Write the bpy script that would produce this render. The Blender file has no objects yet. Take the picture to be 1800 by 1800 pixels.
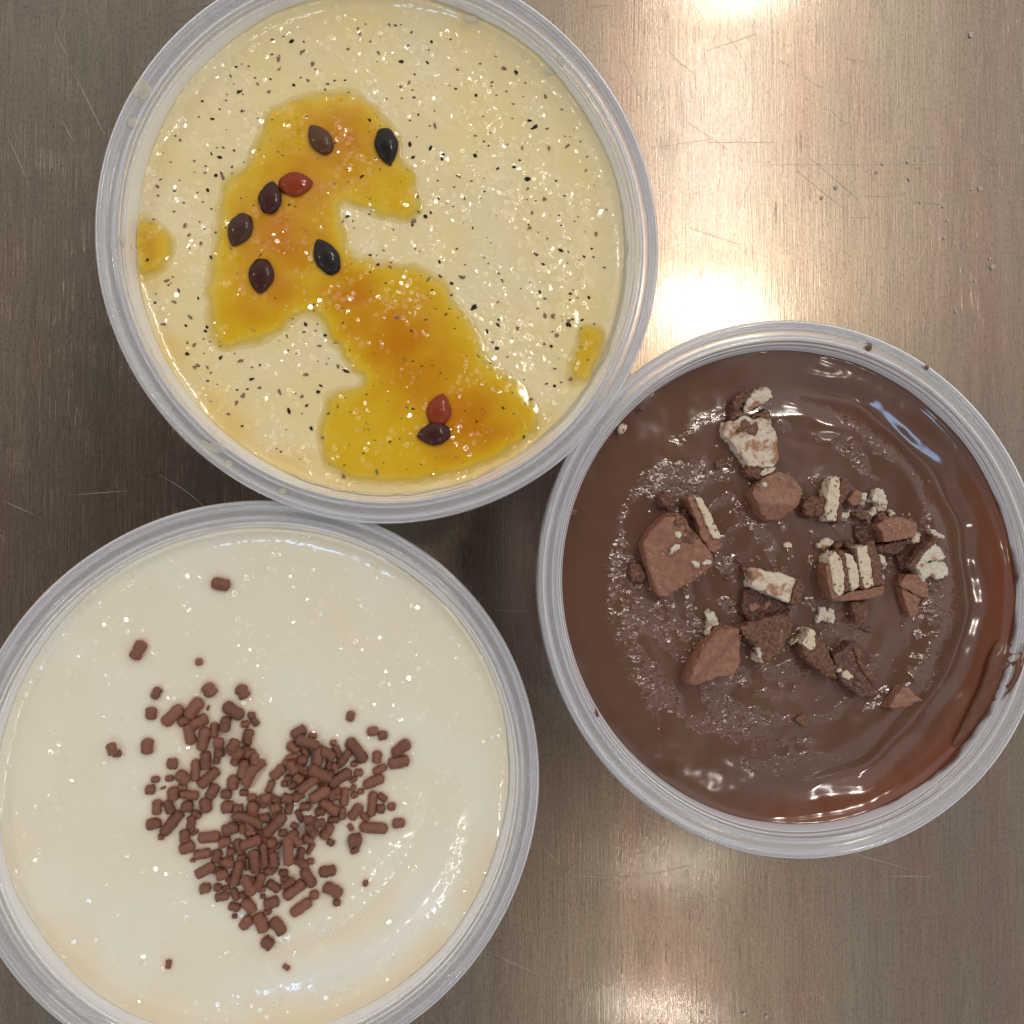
import bpy, bmesh, math, random
import numpy as np
from mathutils import Vector, Matrix

random.seed(7)
rng = np.random.RandomState(7)
S = bpy.context.scene
COL = S.collection
MM = 0.001

# ------------------------------------------------------------------ camera
CAM_H = 0.235
FPX, NX, NY = 1700.0, 690.0, 925.0
F = Vector(((900 - NX) / FPX, (NY - 900) / FPX, -1.0)).normalized()
RT = F.cross(Vector((0, 1, 0))).normalized()
UP = RT.cross(F)
cd = bpy.data.cameras.new("camera")
cam = bpy.data.objects.new("camera", cd)
COL.objects.link(cam)
cam.matrix_world = Matrix(((RT.x, UP.x, -F.x, 0), (RT.y, UP.y, -F.y, 0), (RT.z, UP.z, -F.z, CAM_H), (0, 0, 0, 1)))
cd.sensor_width = 36
cd.lens = 36 * FPX / 1800
cd.clip_start = 0.005
cd.clip_end = 50
S.camera = cam

# ------------------------------------------------------------------ world: dim warm room
w = bpy.data.worlds.new("World")
S.world = w
w.use_nodes = True
wn, wl = w.node_tree.nodes, w.node_tree.links
wn.clear()
wo = wn.new('ShaderNodeOutputWorld')
wb = wn.new('ShaderNodeBackground')
wtc = wn.new('ShaderNodeTexCoord')
wsep = wn.new('ShaderNodeSeparateXYZ')
wl.new(wtc.outputs['Generated'], wsep.inputs[0])
wr = wn.new('ShaderNodeMapRange'); wr.interpolation_type = 'SMOOTHSTEP'
wr.inputs[1].default_value = 1.0; wr.inputs[2].default_value = 0.82
wl.new(wsep.outputs['Z'], wr.inputs[0])
wmx = wn.new('ShaderNodeMix'); wmx.data_type = 'RGBA'
wmx.inputs[6].default_value = (0.035, 0.034, 0.034, 1)
wmx.inputs[7].default_value = (0.60, 0.595, 0.61, 1)
wdot = wn.new('ShaderNodeVectorMath'); wdot.operation = 'DOT_PRODUCT'
wdot.inputs[1].default_value = (0.15, 0.35, 0.0)
wl.new(wtc.outputs['Generated'], wdot.inputs[0])
wad = wn.new('ShaderNodeMath'); wad.operation = 'ADD'; wad.inputs[1].default_value = 0.85
wl.new(wdot.outputs['Value'], wad.inputs[0])
wsc = wn.new('ShaderNodeVectorMath'); wsc.operation = 'SCALE'
wl.new(wr.outputs[0], wmx.inputs[0])
wl.new(wmx.outputs[2], wsc.inputs[0]); wl.new(wad.outputs[0], wsc.inputs['Scale'])
wl.new(wsc.outputs[0], wb.inputs[0])
wb.inputs[1].default_value = 1.08
wl.new(wb.outputs[0], wo.inputs[0])

# ------------------------------------------------------------------ lamps
def area(name, loc, target, sx, sy, power, colour):
    l = bpy.data.lights.new(name, 'AREA')
    l.shape = 'RECTANGLE'; l.size = sx; l.size_y = sy
    l.energy = power; l.color = colour
    o = bpy.data.objects.new(name, l)
    COL.objects.link(o)
    o.location = loc
    o.rotation_euler = (Vector(target) - Vector(loc)).to_track_quat('-Z', 'Y').to_euler()
    return o
WARM = (1.0, 0.90, 0.76)
area("ceiling_or_added_lamp", (0.755, 0.520, 2.0), (0.03, 0.0, 0), 0.16, 0.10, 4.8, WARM)
area("ceiling_or_added_lamp", (0.823, 1.300, 2.0), (0.03, 0.0, 0), 0.15, 0.09, 2.9, WARM)
area("ceiling_or_added_lamp", (0.670, -0.800, 2.0), (0.03, 0.0, 0), 0.14, 0.07, 0.55, WARM)
area("ceiling_or_added_lamp", (0.620, -1.139, 2.0), (0.03, 0.0, 0), 0.07, 0.07, 0.95, WARM)
area("ceiling_panel", (0.770, 0.93, 2.02), (0.77, 0.93, 0), 0.085, 0.50, 2.6, (1.0, 0.93, 0.90))
area("ceiling_or_added_lamp", (-1.75, 0.60, 2.1), (0.0, 0.0, 0), 0.14, 0.14, 3.5, WARM)  # added lamp out of view, put in for more glints on the fillings
area("ceiling_or_added_lamp", (-1.55, -0.75, 2.1), (0.0, 0.0, 0), 0.12, 0.12, 2.2, WARM)  # second added lamp, there only to multiply the glints
area("blue_window", (-0.35, -1.30, 1.25), (0.0, 0.0, 0.04), 0.36, 0.24, 2.0, (0.42, 0.66, 1.0))
S.view_settings.view_transform = 'Standard'
S.view_settings.look = 'None'
S.view_settings.exposure = 0.0
S.view_settings.gamma = 1.0
S.cycles.use_denoising = True
S.cycles.max_bounces = 10
S.cycles.transparent_max_bounces = 12
S.cycles.sample_clamp_indirect = 6.0

# ------------------------------------------------------------------ helpers
def W(px, py, z):
    """point of the plane at height z seen at a pixel of the 1800 px photograph (metres)"""
    d = F * FPX + RT * (px - 900) + UP * (900 - py)
    t = (CAM_H - z) / -d.z
    return d.x * t, d.y * t

def hash2(ix, iy, seed):
    n = (ix.astype(np.int64) * 374761393 + iy.astype(np.int64) * 668265263 + seed * 974634777) & 0x7fffffff
    n = ((n ^ (n >> 13)) * 1274126177) & 0x7fffffff
    return ((n ^ (n >> 16)) & 0xffff) / 65535.0

def gn(x, y, seed=0):
    x = np.asarray(x, float); y = np.asarray(y, float)
    ix = np.floor(x); iy = np.floor(y)
    fx = x - ix; fy = y - iy
    u = fx * fx * fx * (fx * (fx * 6 - 15) + 10); v = fy * fy * fy * (fy * (fy * 6 - 15) + 10)
    def g(dx, dy):
        a = hash2(ix + dx, iy + dy, seed) * 2 * math.pi
        return np.cos(a) * (fx - dx) + np.sin(a) * (fy - dy)
    return ((g(0, 0) * (1 - u) + g(1, 0) * u) * (1 - v) + (g(0, 1) * (1 - u) + g(1, 1) * u) * v) * 1.4

def fbm(x, y, seed=0, o=3):
    s = 0; a = 1.0
    for k in range(o):
        s = s + a * gn(x * 2 ** k, y * 2 ** k, seed + k); a *= 0.5
    return s

def sstep(a, b, x):
    t = np.clip((x - a) / (b - a), 0, 1)
    return t * t * (3 - 2 * t)

def mesh_np(name, V, Q, smooth=True):
    V = np.asarray(V, np.float32); Q = np.asarray(Q, np.int32)
    me = bpy.data.meshes.new(name)
    me.vertices.add(len(V)); me.vertices.foreach_set('co', V.ravel())
    k = Q.shape[1]
    me.loops.add(Q.size); me.loops.foreach_set('vertex_index', Q.ravel())
    me.polygons.add(len(Q)); me.polygons.foreach_set('loop_start', np.arange(0, Q.size, k, dtype=np.int32))
    me.update(calc_edges=True)
    me.polygons.foreach_set('use_smooth', [smooth] * len(Q))
    return me

def attr(me, name, vals):
    a = me.attributes.new(name, 'FLOAT', 'POINT')
    a.data.foreach_set('value', np.asarray(vals, np.float32).ravel())

def link(name, me, mat=None, parent=None, loc=None):
    o = bpy.data.objects.new(name, me)
    COL.objects.link(o)
    if mat is not None and me is not None and not me.materials:
        me.materials.append(mat)
    if parent is not None:
        o.parent = parent
    if loc is not None:
        o.location = loc
    return o

def tag(o, label, cat, group=None, kind=None):
    if label: o['label'] = label
    if cat: o['category'] = cat
    if group: o['group'] = group
    if kind: o['kind'] = kind
    return o

def empty(name, loc):
    o = bpy.data.objects.new(name, None)
    o.empty_display_size = 0.01
    COL.objects.link(o); o.location = loc
    return o

# ------------------------------------------------------------------ materials
class M:
    def __init__(s, name):
        s.m = bpy.data.materials.new(name); s.m.use_nodes = True
        s.n, s.l = s.m.node_tree.nodes, s.m.node_tree.links
        s.n.clear()
        s.out = s.n.new('ShaderNodeOutputMaterial')
        s.p = s.n.new('ShaderNodeBsdfPrincipled')
        s.l.new(s.p.outputs[0], s.out.inputs[0])
        s.tc = s.n.new('ShaderNodeTexCoord')
        s.co = s.tc.outputs['Object']
    def set(s, **k):
        for a, b in k.items():
            s.p.inputs[a.replace('_', ' ')].default_value = b
        return s
    def mapping(s, scale, rot=(0, 0, 0), loc=(0, 0, 0)):
        n = s.n.new('ShaderNodeMapping')
        n.inputs['Scale'].default_value = scale; n.inputs['Rotation'].default_value = rot; n.inputs['Location'].default_value = loc
        s.l.new(s.co, n.inputs[0]); return n.outputs[0]
    def noise(s, scale, detail=2, rough=.5, vec=None, dist=0):
        n = s.n.new('ShaderNodeTexNoise')
        n.inputs['Scale'].default_value = scale; n.inputs['Detail'].default_value = detail
        n.inputs['Roughness'].default_value = rough; n.inputs['Distortion'].default_value = dist
        s.l.new(vec if vec is not None else s.co, n.inputs['Vector']); return n.outputs[0]
    def voro(s, scale, feat='F1', vec=None, smooth=None, out='Distance', rnd=1.0):
        n = s.n.new('ShaderNodeTexVoronoi'); n.feature = feat
        n.inputs['Scale'].default_value = scale; n.inputs['Randomness'].default_value = rnd
        if smooth is not None: n.inputs['Smoothness'].default_value = smooth
        s.l.new(vec if vec is not None else s.co, n.inputs['Vector']); return n.outputs[out]
    def rng(s, v, a, b, c=0.0, d=1.0):
        n = s.n.new('ShaderNodeMapRange')
        for i, x in enumerate((a, b, c, d)): n.inputs[i + 1].default_value = x
        s.l.new(v, n.inputs[0]); return n.outputs[0]
    def math(s, op, a, b=None):
        n = s.n.new('ShaderNodeMath'); n.operation = op
        for i, x in enumerate((a, b)):
            if x is None: continue
            if isinstance(x, (int, float)): n.inputs[i].default_value = x
            else: s.l.new(x, n.inputs[i])
        return n.outputs[0]
    def mix(s, f, a, b, mode='MIX'):
        n = s.n.new('ShaderNodeMix'); n.data_type = 'RGBA'; n.blend_type = mode
        for i, x in ((0, f), (6, a), (7, b)):
            if isinstance(x, (int, float)): n.inputs[i].default_value = x
            elif isinstance(x, tuple): n.inputs[i].default_value = (x[0], x[1], x[2], 1)
            else: s.l.new(x, n.inputs[i])
        return n.outputs[2]
    def attr(s, name):
        n = s.n.new('ShaderNodeAttribute'); n.attribute_name = name; return n.outputs['Fac']
    def bump(s, h, strength=1.0, dist=0.001, prev=None):
        n = s.n.new('ShaderNodeBump'); n.inputs['Strength'].default_value = strength; n.inputs['Distance'].default_value = dist
        s.l.new(h, n.inputs['Height'])
        if prev is not None: s.l.new(prev, n.inputs['Normal'])
        s.l.new(n.outputs[0], s.p.inputs['Normal']); return n.outputs[0]
    def to(s, name, v):
        s.l.new(v, s.p.inputs[name]); return s

# stainless steel counter
m = M('stainless_steel')
m.set(Metallic=1.0)
grain1 = m.noise(1.0, 3, .6, m.mapping((2600, 70, 1)))
grain2 = m.noise(1.0, 2, .6, m.mapping((1200, 300, 1)))
speck = m.noise(1.0, 2, .6, m.mapping((2600, 900, 1)))
big = m.noise(26, 3, .55, m.mapping((1.6, 0.6, 1)))
big2 = m.noise(11, 2, .5, m.mapping((3.2, 0.5, 1), loc=(3.1, 1.7, 0)))
c = m.mix(m.rng(big, .38, .62), (0.345, 0.274, 0.205), (0.375, 0.257, 0.196))
c = m.mix(m.rng(big2, .42, .62), c, (0.340, 0.283, 0.205))
c = m.mix(m.rng(grain1, .32, .68), m.mix(1.0, c, (.74, .74, .74), 'MULTIPLY'), c)
band = m.noise(1.0, 3, .6, m.mapping((190, 5, 1)))
c = m.mix(m.rng(band, .36, .64), m.mix(1.0, c, (.91, .905, .90), 'MULTIPLY'), c)
c = m.mix(m.rng(speck, .34, .50), m.mix(1.0, c, (.74, .73, .72), 'MULTIPLY'), c)
m.to('Base Color', c)
def scr(scale, rot, th, loc):
    v = m.noise(1.0, 0, .5, m.mapping(scale, (0, 0, rot), loc), dist=0.25)
    return m.rng(m.math('ABSOLUTE', m.math('SUBTRACT', v, .5)), 0.0, th, 1.0, 0.0)
def scr_m(scale, rot, th, loc, mth):
    a = scr(scale, rot, th, loc)
    k = m.rng(m.noise(1.0, 1, .5, m.mapping((90, 90, 1), (0, 0, 0), (loc[0] + 5, loc[1], 0))), mth, mth + .06)
    return m.math('MULTIPLY', a, k)
sc_ = scr_m((620, 9, 1), .55, .006, (1, 2, 0), .55)
for a_ in (((700, 12, 1), -.9, .005, (4, 1, 0), .56), ((520, 8, 1), 1.35, .005, (7, 3, 0), .58), ((800, 14, 1), 2.2, .005, (2, 8, 0), .57)):
    sc_ = m.math('MAXIMUM', sc_, scr_m(*a_))
m.to('Roughness', m.math('ADD', m.rng(big2, .3, .7, .22, .29), m.math('MULTIPLY', m.math('ADD', grain2, sc_), .06)))
hh = m.math('ADD', m.math('MULTIPLY', grain1, 1.0), m.math('MULTIPLY', grain2, .5))
hh = m.math('ADD', hh, m.math('MULTIPLY', speck, .4))
b0 = m.bump(hh, .5, 0.00003)
b1 = m.bump(sc_, .4, 0.00003, b0)
b2 = m.bump(m.noise(20, 1, .5), .05, 0.0012, b1)
m.l.new(b0, m.p.inputs['Coat Normal'])
# a smoother lacquer-like polish sharpening the lamp reflections
m.set(Coat_Weight=.75, Coat_Roughness=.085, Coat_IOR=1.5)
STEEL = m.m
m = M('scratched_metal'); m.set(Metallic=1.0, Base_Color=(.60, .53, .44, 1), Roughness=.40); SCRATCH = m.m

# milky translucent plastic
m = M('milky_plastic')
m.set(Base_Color=(.96, .96, .97, 1), Roughness=.09, IOR=1.45, Transmission_Weight=.74, Specular_IOR_Level=.5)
m.bump(m.noise(900, 2), .10, 0.0001, m.bump(m.noise(120, 2), .10, 0.0005))
PLASTIC = m.m
m = M('frosted_plastic')
m.set(Base_Color=(.88, .89, .92, 1), Roughness=.34, IOR=1.45, Transmission_Weight=.30)
m.bump(m.noise(700, 2), .15, 0.0002)
FROST = m.m

def wet(name, rough, scale, tilt, clus, dens=.34, sub=0.0, subr=(1, .6, .3), stretch=(1, 1, 1), mask_attr=None, spec=1.0, bias=(.16, .11)):
    """moist skin: tiny flat facets with their own tilt, gathered in clusters, catch the lamps as glints"""
    m = M(name)
    m.set(Roughness=rough, IOR=1.5, Specular_IOR_Level=spec)
    if sub: m.set(Subsurface_Weight=sub, Subsurface_Scale=.0022, Subsurface_Radius=subr)
    vec = m.mapping(stretch, (0, 0, .35))
    # wobble the lookup so the facets are not round cells
    nz = m.n.new('ShaderNodeTexNoise'); nz.inputs['Scale'].default_value = 900; m.l.new(m.co, nz.inputs['Vector'])
    ad = m.n.new('ShaderNodeVectorMath'); ad.operation = 'MULTIPLY_ADD'; ad.inputs[1].default_value = (.0006, .0006, .0006)
    m.l.new(nz.outputs['Color'], ad.inputs[0]); m.l.new(vec, ad.inputs[2])
    v = m.n.new('ShaderNodeTexVoronoi'); v.inputs['Scale'].default_value = scale; m.l.new(ad.outputs[0], v.inputs['Vector'])
    sub_ = m.n.new('ShaderNodeVectorMath'); sub_.operation = 'SUBTRACT'; sub_.inputs[1].default_value = (.5, .5, .5)
    m.l.new(v.outputs['Color'], sub_.inputs[0])
    dot = m.rng(v.outputs['Distance'], dens, dens + .10, 1.0, 0.0)
    if mask_attr: mask = m.attr(mask_attr)
    else: mask = m.rng(m.noise(150, 3, .6), clus, clus + .07)
    k = m.math('MULTIPLY', m.math('MULTIPLY', dot, mask), tilt)
    sc = m.n.new('ShaderNodeVectorMath'); sc.operation = 'SCALE'
    m.l.new(sub_.outputs[0], sc.inputs[0]); m.l.new(k, sc.inputs['Scale'])
    bs = m.n.new('ShaderNodeVectorMath'); bs.operation = 'ADD'; bs.inputs[1].default_value = (bias[0], bias[1], 0); m.l.new(sub_.outputs[0], bs.inputs[0]); m.l.new(bs.outputs[0], sc.inputs[0])
    fl = m.n.new('ShaderNodeVectorMath'); fl.operation = 'MULTIPLY'; fl.inputs[1].default_value = (1, 1, 0)
    m.l.new(sc.outputs[0], fl.inputs[0])
    geo = m.n.new('ShaderNodeNewGeometry')
    a2 = m.n.new('ShaderNodeVectorMath'); a2.operation = 'ADD'
    m.l.new(geo.outputs['Normal'], a2.inputs[0]); m.l.new(fl.outputs[0], a2.inputs[1])
    nn = m.n.new('ShaderNodeVectorMath'); nn.operation = 'NORMALIZE'; m.l.new(a2.outputs[0], nn.inputs[0])
    m.l.new(nn.outputs[0], m.p.inputs['Normal'])
    m.last = nn.outputs[0]
    return m

m = wet('passion_fruit_custard', .14, 900, .60, .47, .40, .12, (1, .75, .35))
n1 = m.noise(45, 3, .5)
c = m.mix(m.rng(n1, .38, .66), (.92, .765, .42), (.93, .75, .37))
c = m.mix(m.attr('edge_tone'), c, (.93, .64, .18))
c = m.mix(m.attr('pale'), c, (.92, .81, .54))
m.to('Base Color', c); CUSTARD = m.m

m = wet('white_cream', .12, 860, .60, .48, .40, .12, (1, .85, .6))
n1 = m.noise(38, 3, .5)
c = m.mix(m.rng(n1, .38, .66), (.93, .855, .675), (.93, .835, .63))
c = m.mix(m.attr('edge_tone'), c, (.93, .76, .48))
c = m.mix(m.attr('pale'), c, (.94, .91, .80))
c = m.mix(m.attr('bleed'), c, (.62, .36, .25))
m.to('Base Color', c); CREAM = m.m

m = wet('chocolate_pudding', .12, 700, .25, 0, .50, stretch=(1, 1.7, 1), mask_attr='ripple', spec=.72, bias=(.62, .43))
m.to('Roughness', m.rng(m.attr('ripple'), 0, 1, .11, .18))
n1 = m.noise(60, 3, .5)
c = m.mix(m.rng(n1, .35, .65), (.138, .068, .043), (.158, .076, .047))
c = m.mix(m.attr('edge_tone'), c, (.22, .065, .030))
m.to('Base Color', c)
rp = m.noise(1.0, 2, .55, m.mapping((560, 1050, 1), (0, 0, .35)), .8)
m.bump(m.math('MULTIPLY', rp, m.attr('ripple')), .5, 0.00030, m.last)
PUDDING = m.m

m = M('chocolate_film')
m.set(Base_Color=(.165, .064, .036, 1), Roughness=.25)
m.to('Alpha', m.attr('film'))
m.bump(m.noise(260, 2), .4, 0.0006); FILM = m.m
m = M('cream_film'); m.set(Base_Color=(.80, .76, .60, 1), Roughness=.2); m.to('Alpha', m.attr('film'))
m.bump(m.noise(420, 3), .6, 0.0006); CFILM = m.m

m = wet('passion_fruit_pulp', .11, 850, .60, .49, .40, .15, (1, .5, .1))
d_ = m.attr('pulp_depth')
c = m.mix(m.rng(d_, 0.0, .35), (.82, .62, .10), (.80, .50, .020))
c = m.mix(m.rng(d_, .35, 1.0), c, (.66, .24, .006))
m.to('Base Color', c); m.to('Alpha', m.attr('film')); PULP = m.m

def seedmat(name, col, tr, rough=.09):
    m = wet(name, rough, 1300, .7, .36, .42, spec=.35)
    c = m.mix(m.rng(m.noise(500, 3, .6), .35, .7), col, tuple(x * 1.6 for x in col)); m.to('Base Color', c)
    return m.m
SEED_BLACK = seedmat('black_seed', (.012, .009, .008), 0)
SEED_BROWN = seedmat('brown_seed', (.055, .022, .012), 0)
SEED_DARK = seedmat('dark_seed', (.045, .010, .006), 0)
SEED_RED = seedmat('amber_red_seed', (.22, .028, .004), .0)
SEED_TAUPE = seedmat('taupe_seed', (.085, .036, .015), 0)
m = M('seed_speck'); m.set(Base_Color=(.030, .020, .018, 1), Roughness=.6, Specular_IOR_Level=.2); SPECK = m.m
m = M('sunken_speck'); m.set(Base_Color=(.26, .19, .13, 1), Roughness=.7, Specular_IOR_Level=.2); SPECK2 = m.m

m = M('sprinkle_chocolate'); m.set(Roughness=.42)
c = m.mix(m.rng(m.noise(700, 3, .6), .3, .7), (.255, .098, .055), (.33, .135, .080))
inf = m.n.new('ShaderNodeObjectInfo')
c = m.mix(m.rng(inf.outputs['Random'], 0, 1, 0, .8), c, (.165, .062, .038))
m.to('Base Color', c); m.bump(m.noise(1500, 3, .6), .45, 0.0002); SPRINK = m.m

m = M('milk_chocolate'); m.set(Roughness=.42)
c = m.mix(m.rng(m.noise(900, 3, .6), .35, .65), (.27, .118, .070), (.34, .158, .096))
c = m.mix(m.rng(m.voro(900), .16, .10), c, (.44, .27, .18))
m.to('Base Color', c); m.bump(m.noise(1100, 4, .65), .6, 0.0004, m.bump(m.voro(800), .35, 0.0003)); MILK = m.m
m = M('crumbly_chocolate'); m.set(Roughness=.5)
c = m.mix(m.rng(m.noise(1300, 3, .7), .38, .62), (.13, .052, .030), (.30, .145, .088))
m.to('Base Color', c); m.bump(m.noise(1300, 4, .7), .9, 0.0007); CRUMBLY = m.m
m = M('wet_dark_chocolate'); m.set(Roughness=.2)
c = m.mix(m.rng(m.noise(900, 3, .7), .38, .62), (.085, .035, .022), (.17, .07, .042))
m.to('Base Color', c); m.bump(m.noise(900, 3, .6), .7, 0.0006); WETDARK = m.m
m = M('wafer_biscuit'); m.set(Roughness=.62)
c = m.mix(m.rng(m.noise(800, 3, .6), .35, .7), (.70, .56, .39), (.80, .69, .52))
c = m.mix(m.rng(m.voro(820), .34, .18), c, (.20, .14, .09))
m.to('Base Color', c); m.bump(m.noise(1400, 3, .7), .7, 0.0005); WAFER = m.m
m = M('cream_wafer_biscuit'); m.set(Roughness=.6)
c = m.mix(m.rng(m.noise(500, 3, .6), .35, .7), (.70, .58, .44), (.80, .71, .58))
c = m.mix(m.rng(m.noise(260, 4, .65), .50, .60), c, (.42, .20, .10))
m.to('Base Color', c); m.bump(m.noise(1200, 4, .7), .7, 0.0005); SMWAFER = m.m
m = M('white_wafer_biscuit'); m.set(Roughness=.6)
c = m.mix(m.rng(m.noise(500, 3, .6), .35, .7), (.72, .63, .49), (.82, .75, .63))
c = m.mix(m.rng(m.noise(330, 4, .65), .55, .64), c, (.46, .25, .15))
m.to('Base Color', c); m.bump(m.noise(1200, 4, .7), .8, 0.0006); WHWAFER = m.m

# ------------------------------------------------------------------ counter
def counter():
    n = 2
    V = [(-.6, -.6, 0), (.7, -.6, 0), (.7, .7, 0), (-.6, .7, 0), (-.6, -.6, -.04), (.7, -.6, -.04), (.7, .7, -.04), (-.6, .7, -.04)]
    Q = [(0, 1, 2, 3), (4, 7, 6, 5), (0, 4, 5, 1), (1, 5, 6, 2), (2, 6, 7, 3), (3, 7, 4, 0)]
    me = mesh_np('counter', V, Q, False)
    o = link('counter', me, STEEL)
    o['kind'] = 'structure'
    # hair-line scratches standing as burrs on the steel
    V, Q = [], []
    def scratch(x, y, a, L, wd, curve):
        k = max(4, int(L / .0018)); base = len(V)
        for i in range(k + 1):
            t = i / k; wv = wd * (math.sin(math.pi * min(max(t, .04), .96)) ** .5)
            V.append((x - math.sin(a) * wv, y + math.cos(a) * wv, .00006)); V.append((x, y, .00012)); V.append((x + math.sin(a) * wv, y - math.cos(a) * wv, .00006))
            a += curve / k; x += math.cos(a) * L / k; y += math.sin(a) * L / k
        for i in range(k):
            b = base + 3 * i
            Q.append((b, b + 3, b + 4, b + 1)); Q.append((b + 1, b + 4, b + 5, b + 2))
    def sp(p0, p1, wd=.00005, curve=0.0):
        a = W(*p0, 0); b = W(*p1, 0); L = math.hypot(b[0] - a[0], b[1] - a[1])
        scratch(a[0], a[1], math.atan2(b[1] - a[1], b[0] - a[0]) - curve / 2, L, wd, curve)
    sp((132, 132), (185, 240)); sp((108, 210), (130, 250)); sp((14, 240), (48, 315)); sp((120, 100), (100, 66)); sp((90, 150), (60, 160))
    sp((270, 655), (236, 690)); sp((280, 835), (372, 900), .00006, -.35); sp((1097, 1490), (1168, 1512)); sp((986, 1534), (1240, 1516), .00006, .5); sp((1230, 1565), (1288, 1602))
    sp((1424, 278), (1510, 352)); sp((1436, 400), (1524, 378), .00009, -.6); sp((1400, 300), (1484, 368)); sp((1360, 250), (1240, 250)); sp((1300, 430), (1210, 400))
    sp((1600, 490), (1640, 405), .00008); sp((860, 1673), (950, 1715)); sp((1500, 1500), (1605, 1530)); sp((955, 1490), (985, 1520)); sp((1170, 1575), (1260, 1590))
    sp((1510, 5), (1500, 45), .0001); sp((1540, 10), (1532, 30), .0001); sp((1090, 90), (1130, 180)); sp((1140, 260), (1250, 245)); sp((1550, 1050 + 490), (1640, 1500 + 40))
    sp((5, 880), (60, 905)); sp((130, 870), (230, 862)); sp((1240, 90), (1330, 60)); sp((1690, 240), (1760, 300)); sp((1340, 290), (1800, 288))
    for k in range(110):
        px, py = random.uniform(-60, 1860), random.uniform(-60, 1860)
        x, y = W(px, py, 0)
        scratch(x, y, random.choice((.6, -.7, -.15, 1.2, 2.1)) + random.gauss(0, .25), random.uniform(.002, .013), random.uniform(.000016, .000032), random.gauss(0, .3))
    me = mesh_np('scratches', V, Q)
    s = link('scratches', me, SCRATCH, o); s['kind'] = 'stuff'
    # small water beads on the right
    bpy.data.meshes
counter()

def blob_mesh(name, seg=12, rings=7, amp=.0, seed=0, flat=0.0):
    bm = bmesh.new()
    bmesh.ops.create_uvsphere(bm, u_segments=seg, v_segments=rings, radius=.5)
    for v in bm.verts:
        if amp:
            d = v.co.normalized()
            v.co *= 1 + amp * float(gn(d.x * 2 + seed * 3.1 + d.z, d.y * 2 + d.z * 1.7, seed))
        if v.co.z < -flat: v.co.z = -flat
    me = bpy.data.meshes.new(name); bm.to_mesh(me); bm.free()
    me.polygons.foreach_set('use_smooth', [True] * len(me.polygons)); return me

m = M('clear_water'); m.set(Base_Color=(.9, .82, .72, 1), Roughness=.06, IOR=1.45, Transmission_Weight=.55); WATER = m.m
bead = blob_mesh('water_bead', 12, 8, .1, 3, .12); bead.materials.append(WATER)
DROPS = [(1469, 330, 9), (1444, 348, 8), (1551, 288, 7), (1541, 303, 7), (1598, 315, 8), (1595, 284, 8), (1722, 332, 10), (1708, 333, 6), (1658, 363, 7),
                                 (1665, 387, 7), (1660, 419, 7), (1744, 470, 11), (1739, 455, 6), (1713, 493, 6), (1680, 549, 7), (1618, 357, 5), (1706, 62, 11), (1307, 1783, 8), (1347, 1787, 8), (1235, 1780, 6)]
UPD = sorted(q[0] for q in DROPS if 100 < q[1] < 1700); LOD = sorted(q[0] for q in DROPS if q[1] > 1700)
ORD = lambda k: '%d%s' % (k, 'th' if 10 < k < 20 else {1: 'st', 2: 'nd', 3: 'rd'}.get(k % 10, 'th'))
for i, (px, py, d) in enumerate(DROPS):
    x, y = W(px, py, 0)
    o = link('water_drop', bead, None, None, (x, y, .0001 + d * .00012 * .12))
    o.scale = (d * .000115, d * .000135, d * .00009)
    o['category'] = 'droplet'; o['group'] = 'water droplets on the steel counter'
    where = 'right of the chocolate cup, near the bottom edge' if py > 1700 else ('near the top right corner' if py < 100 else 'above the chocolate cup')
    o['label'] = 'lone water droplet on the steel near the top right corner' if py < 100 else ('tiny water droplet below the cups, %s from the left along the bottom edge' % ORD(LOD.index(px) + 1) if py > 1700 else 'tiny water droplet on steel above the chocolate cup, %s from the left' % ORD(UPD.index(px) + 1))

# ------------------------------------------------------------------ cups
R0 = 55.19
RIMZ = .045
CUPS = dict(A=dict(c=(-1.234, 56.283), a=-.603, b=-.027, z=.0458, lvl=7.2),
            B=dict(c=(83.647, -12.928), a=-.25, b=-1.01, z=.0450, lvl=6.0),
            C=dict(c=(-25.629, -50.606), a=-.392, b=.348, z=.0440, lvl=5.4))
def oval(cup, t):
    return cup['a'] * np.cos(2 * t) + cup['b'] * np.sin(2 * t)
def rw(depth):
    return 50.15 - .13 * depth

def lathe(profile, cup, seed, n=220, wob=.10):
    P = np.array(profile, float)
    t = np.linspace(0, 2 * math.pi, n, endpoint=False)
    V = []
    for (r, z) in P:
        k = min(r / 45.0, 1.0)
        rr = r + (oval(cup, t) + wob * gn(np.cos(t) * 2.2 + 9, np.sin(t) * 2.2 + z * .02, seed)) * k
        zz = z + .10 * gn(np.cos(t) * 1.7, np.sin(t) * 1.7 + 5, seed + 3) * k
        V.append(np.stack([rr * np.cos(t), rr * np.sin(t), zz], 1))
    V = np.concatenate(V) * MM
    m_ = len(P); Q = []
    i = np.arange(n); j = (i + 1) % n
    for a in range(m_):
        b = (a + 1) % m_
        Q.append(np.stack([a * n + i, a * n + j, b * n + j, b * n + i], 1))
    return V, np.concatenate(Q)

def smooth_profile(pts, k=3):
    out = []
    P = [Vector((p[0], p[1])) for p in pts]
    n = len(P)
    for i in range(n):
        a, b, c_, d = P[(i - 1) % n], P[i], P[(i + 1) % n], P[(i + 2) % n]
        if (c_ - b).length > 6:
            out.append((b.x, b.y)); continue
        for s in range(k):
            t = s / k
            q = .5 * ((2 * b) + (-a + c_) * t + (2 * a - 5 * b + 4 * c_ - d) * t * t + (-a + 3 * b - 3 * c_ + d) * t ** 3)
            out.append((q.x, q.y))
    return out

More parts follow.
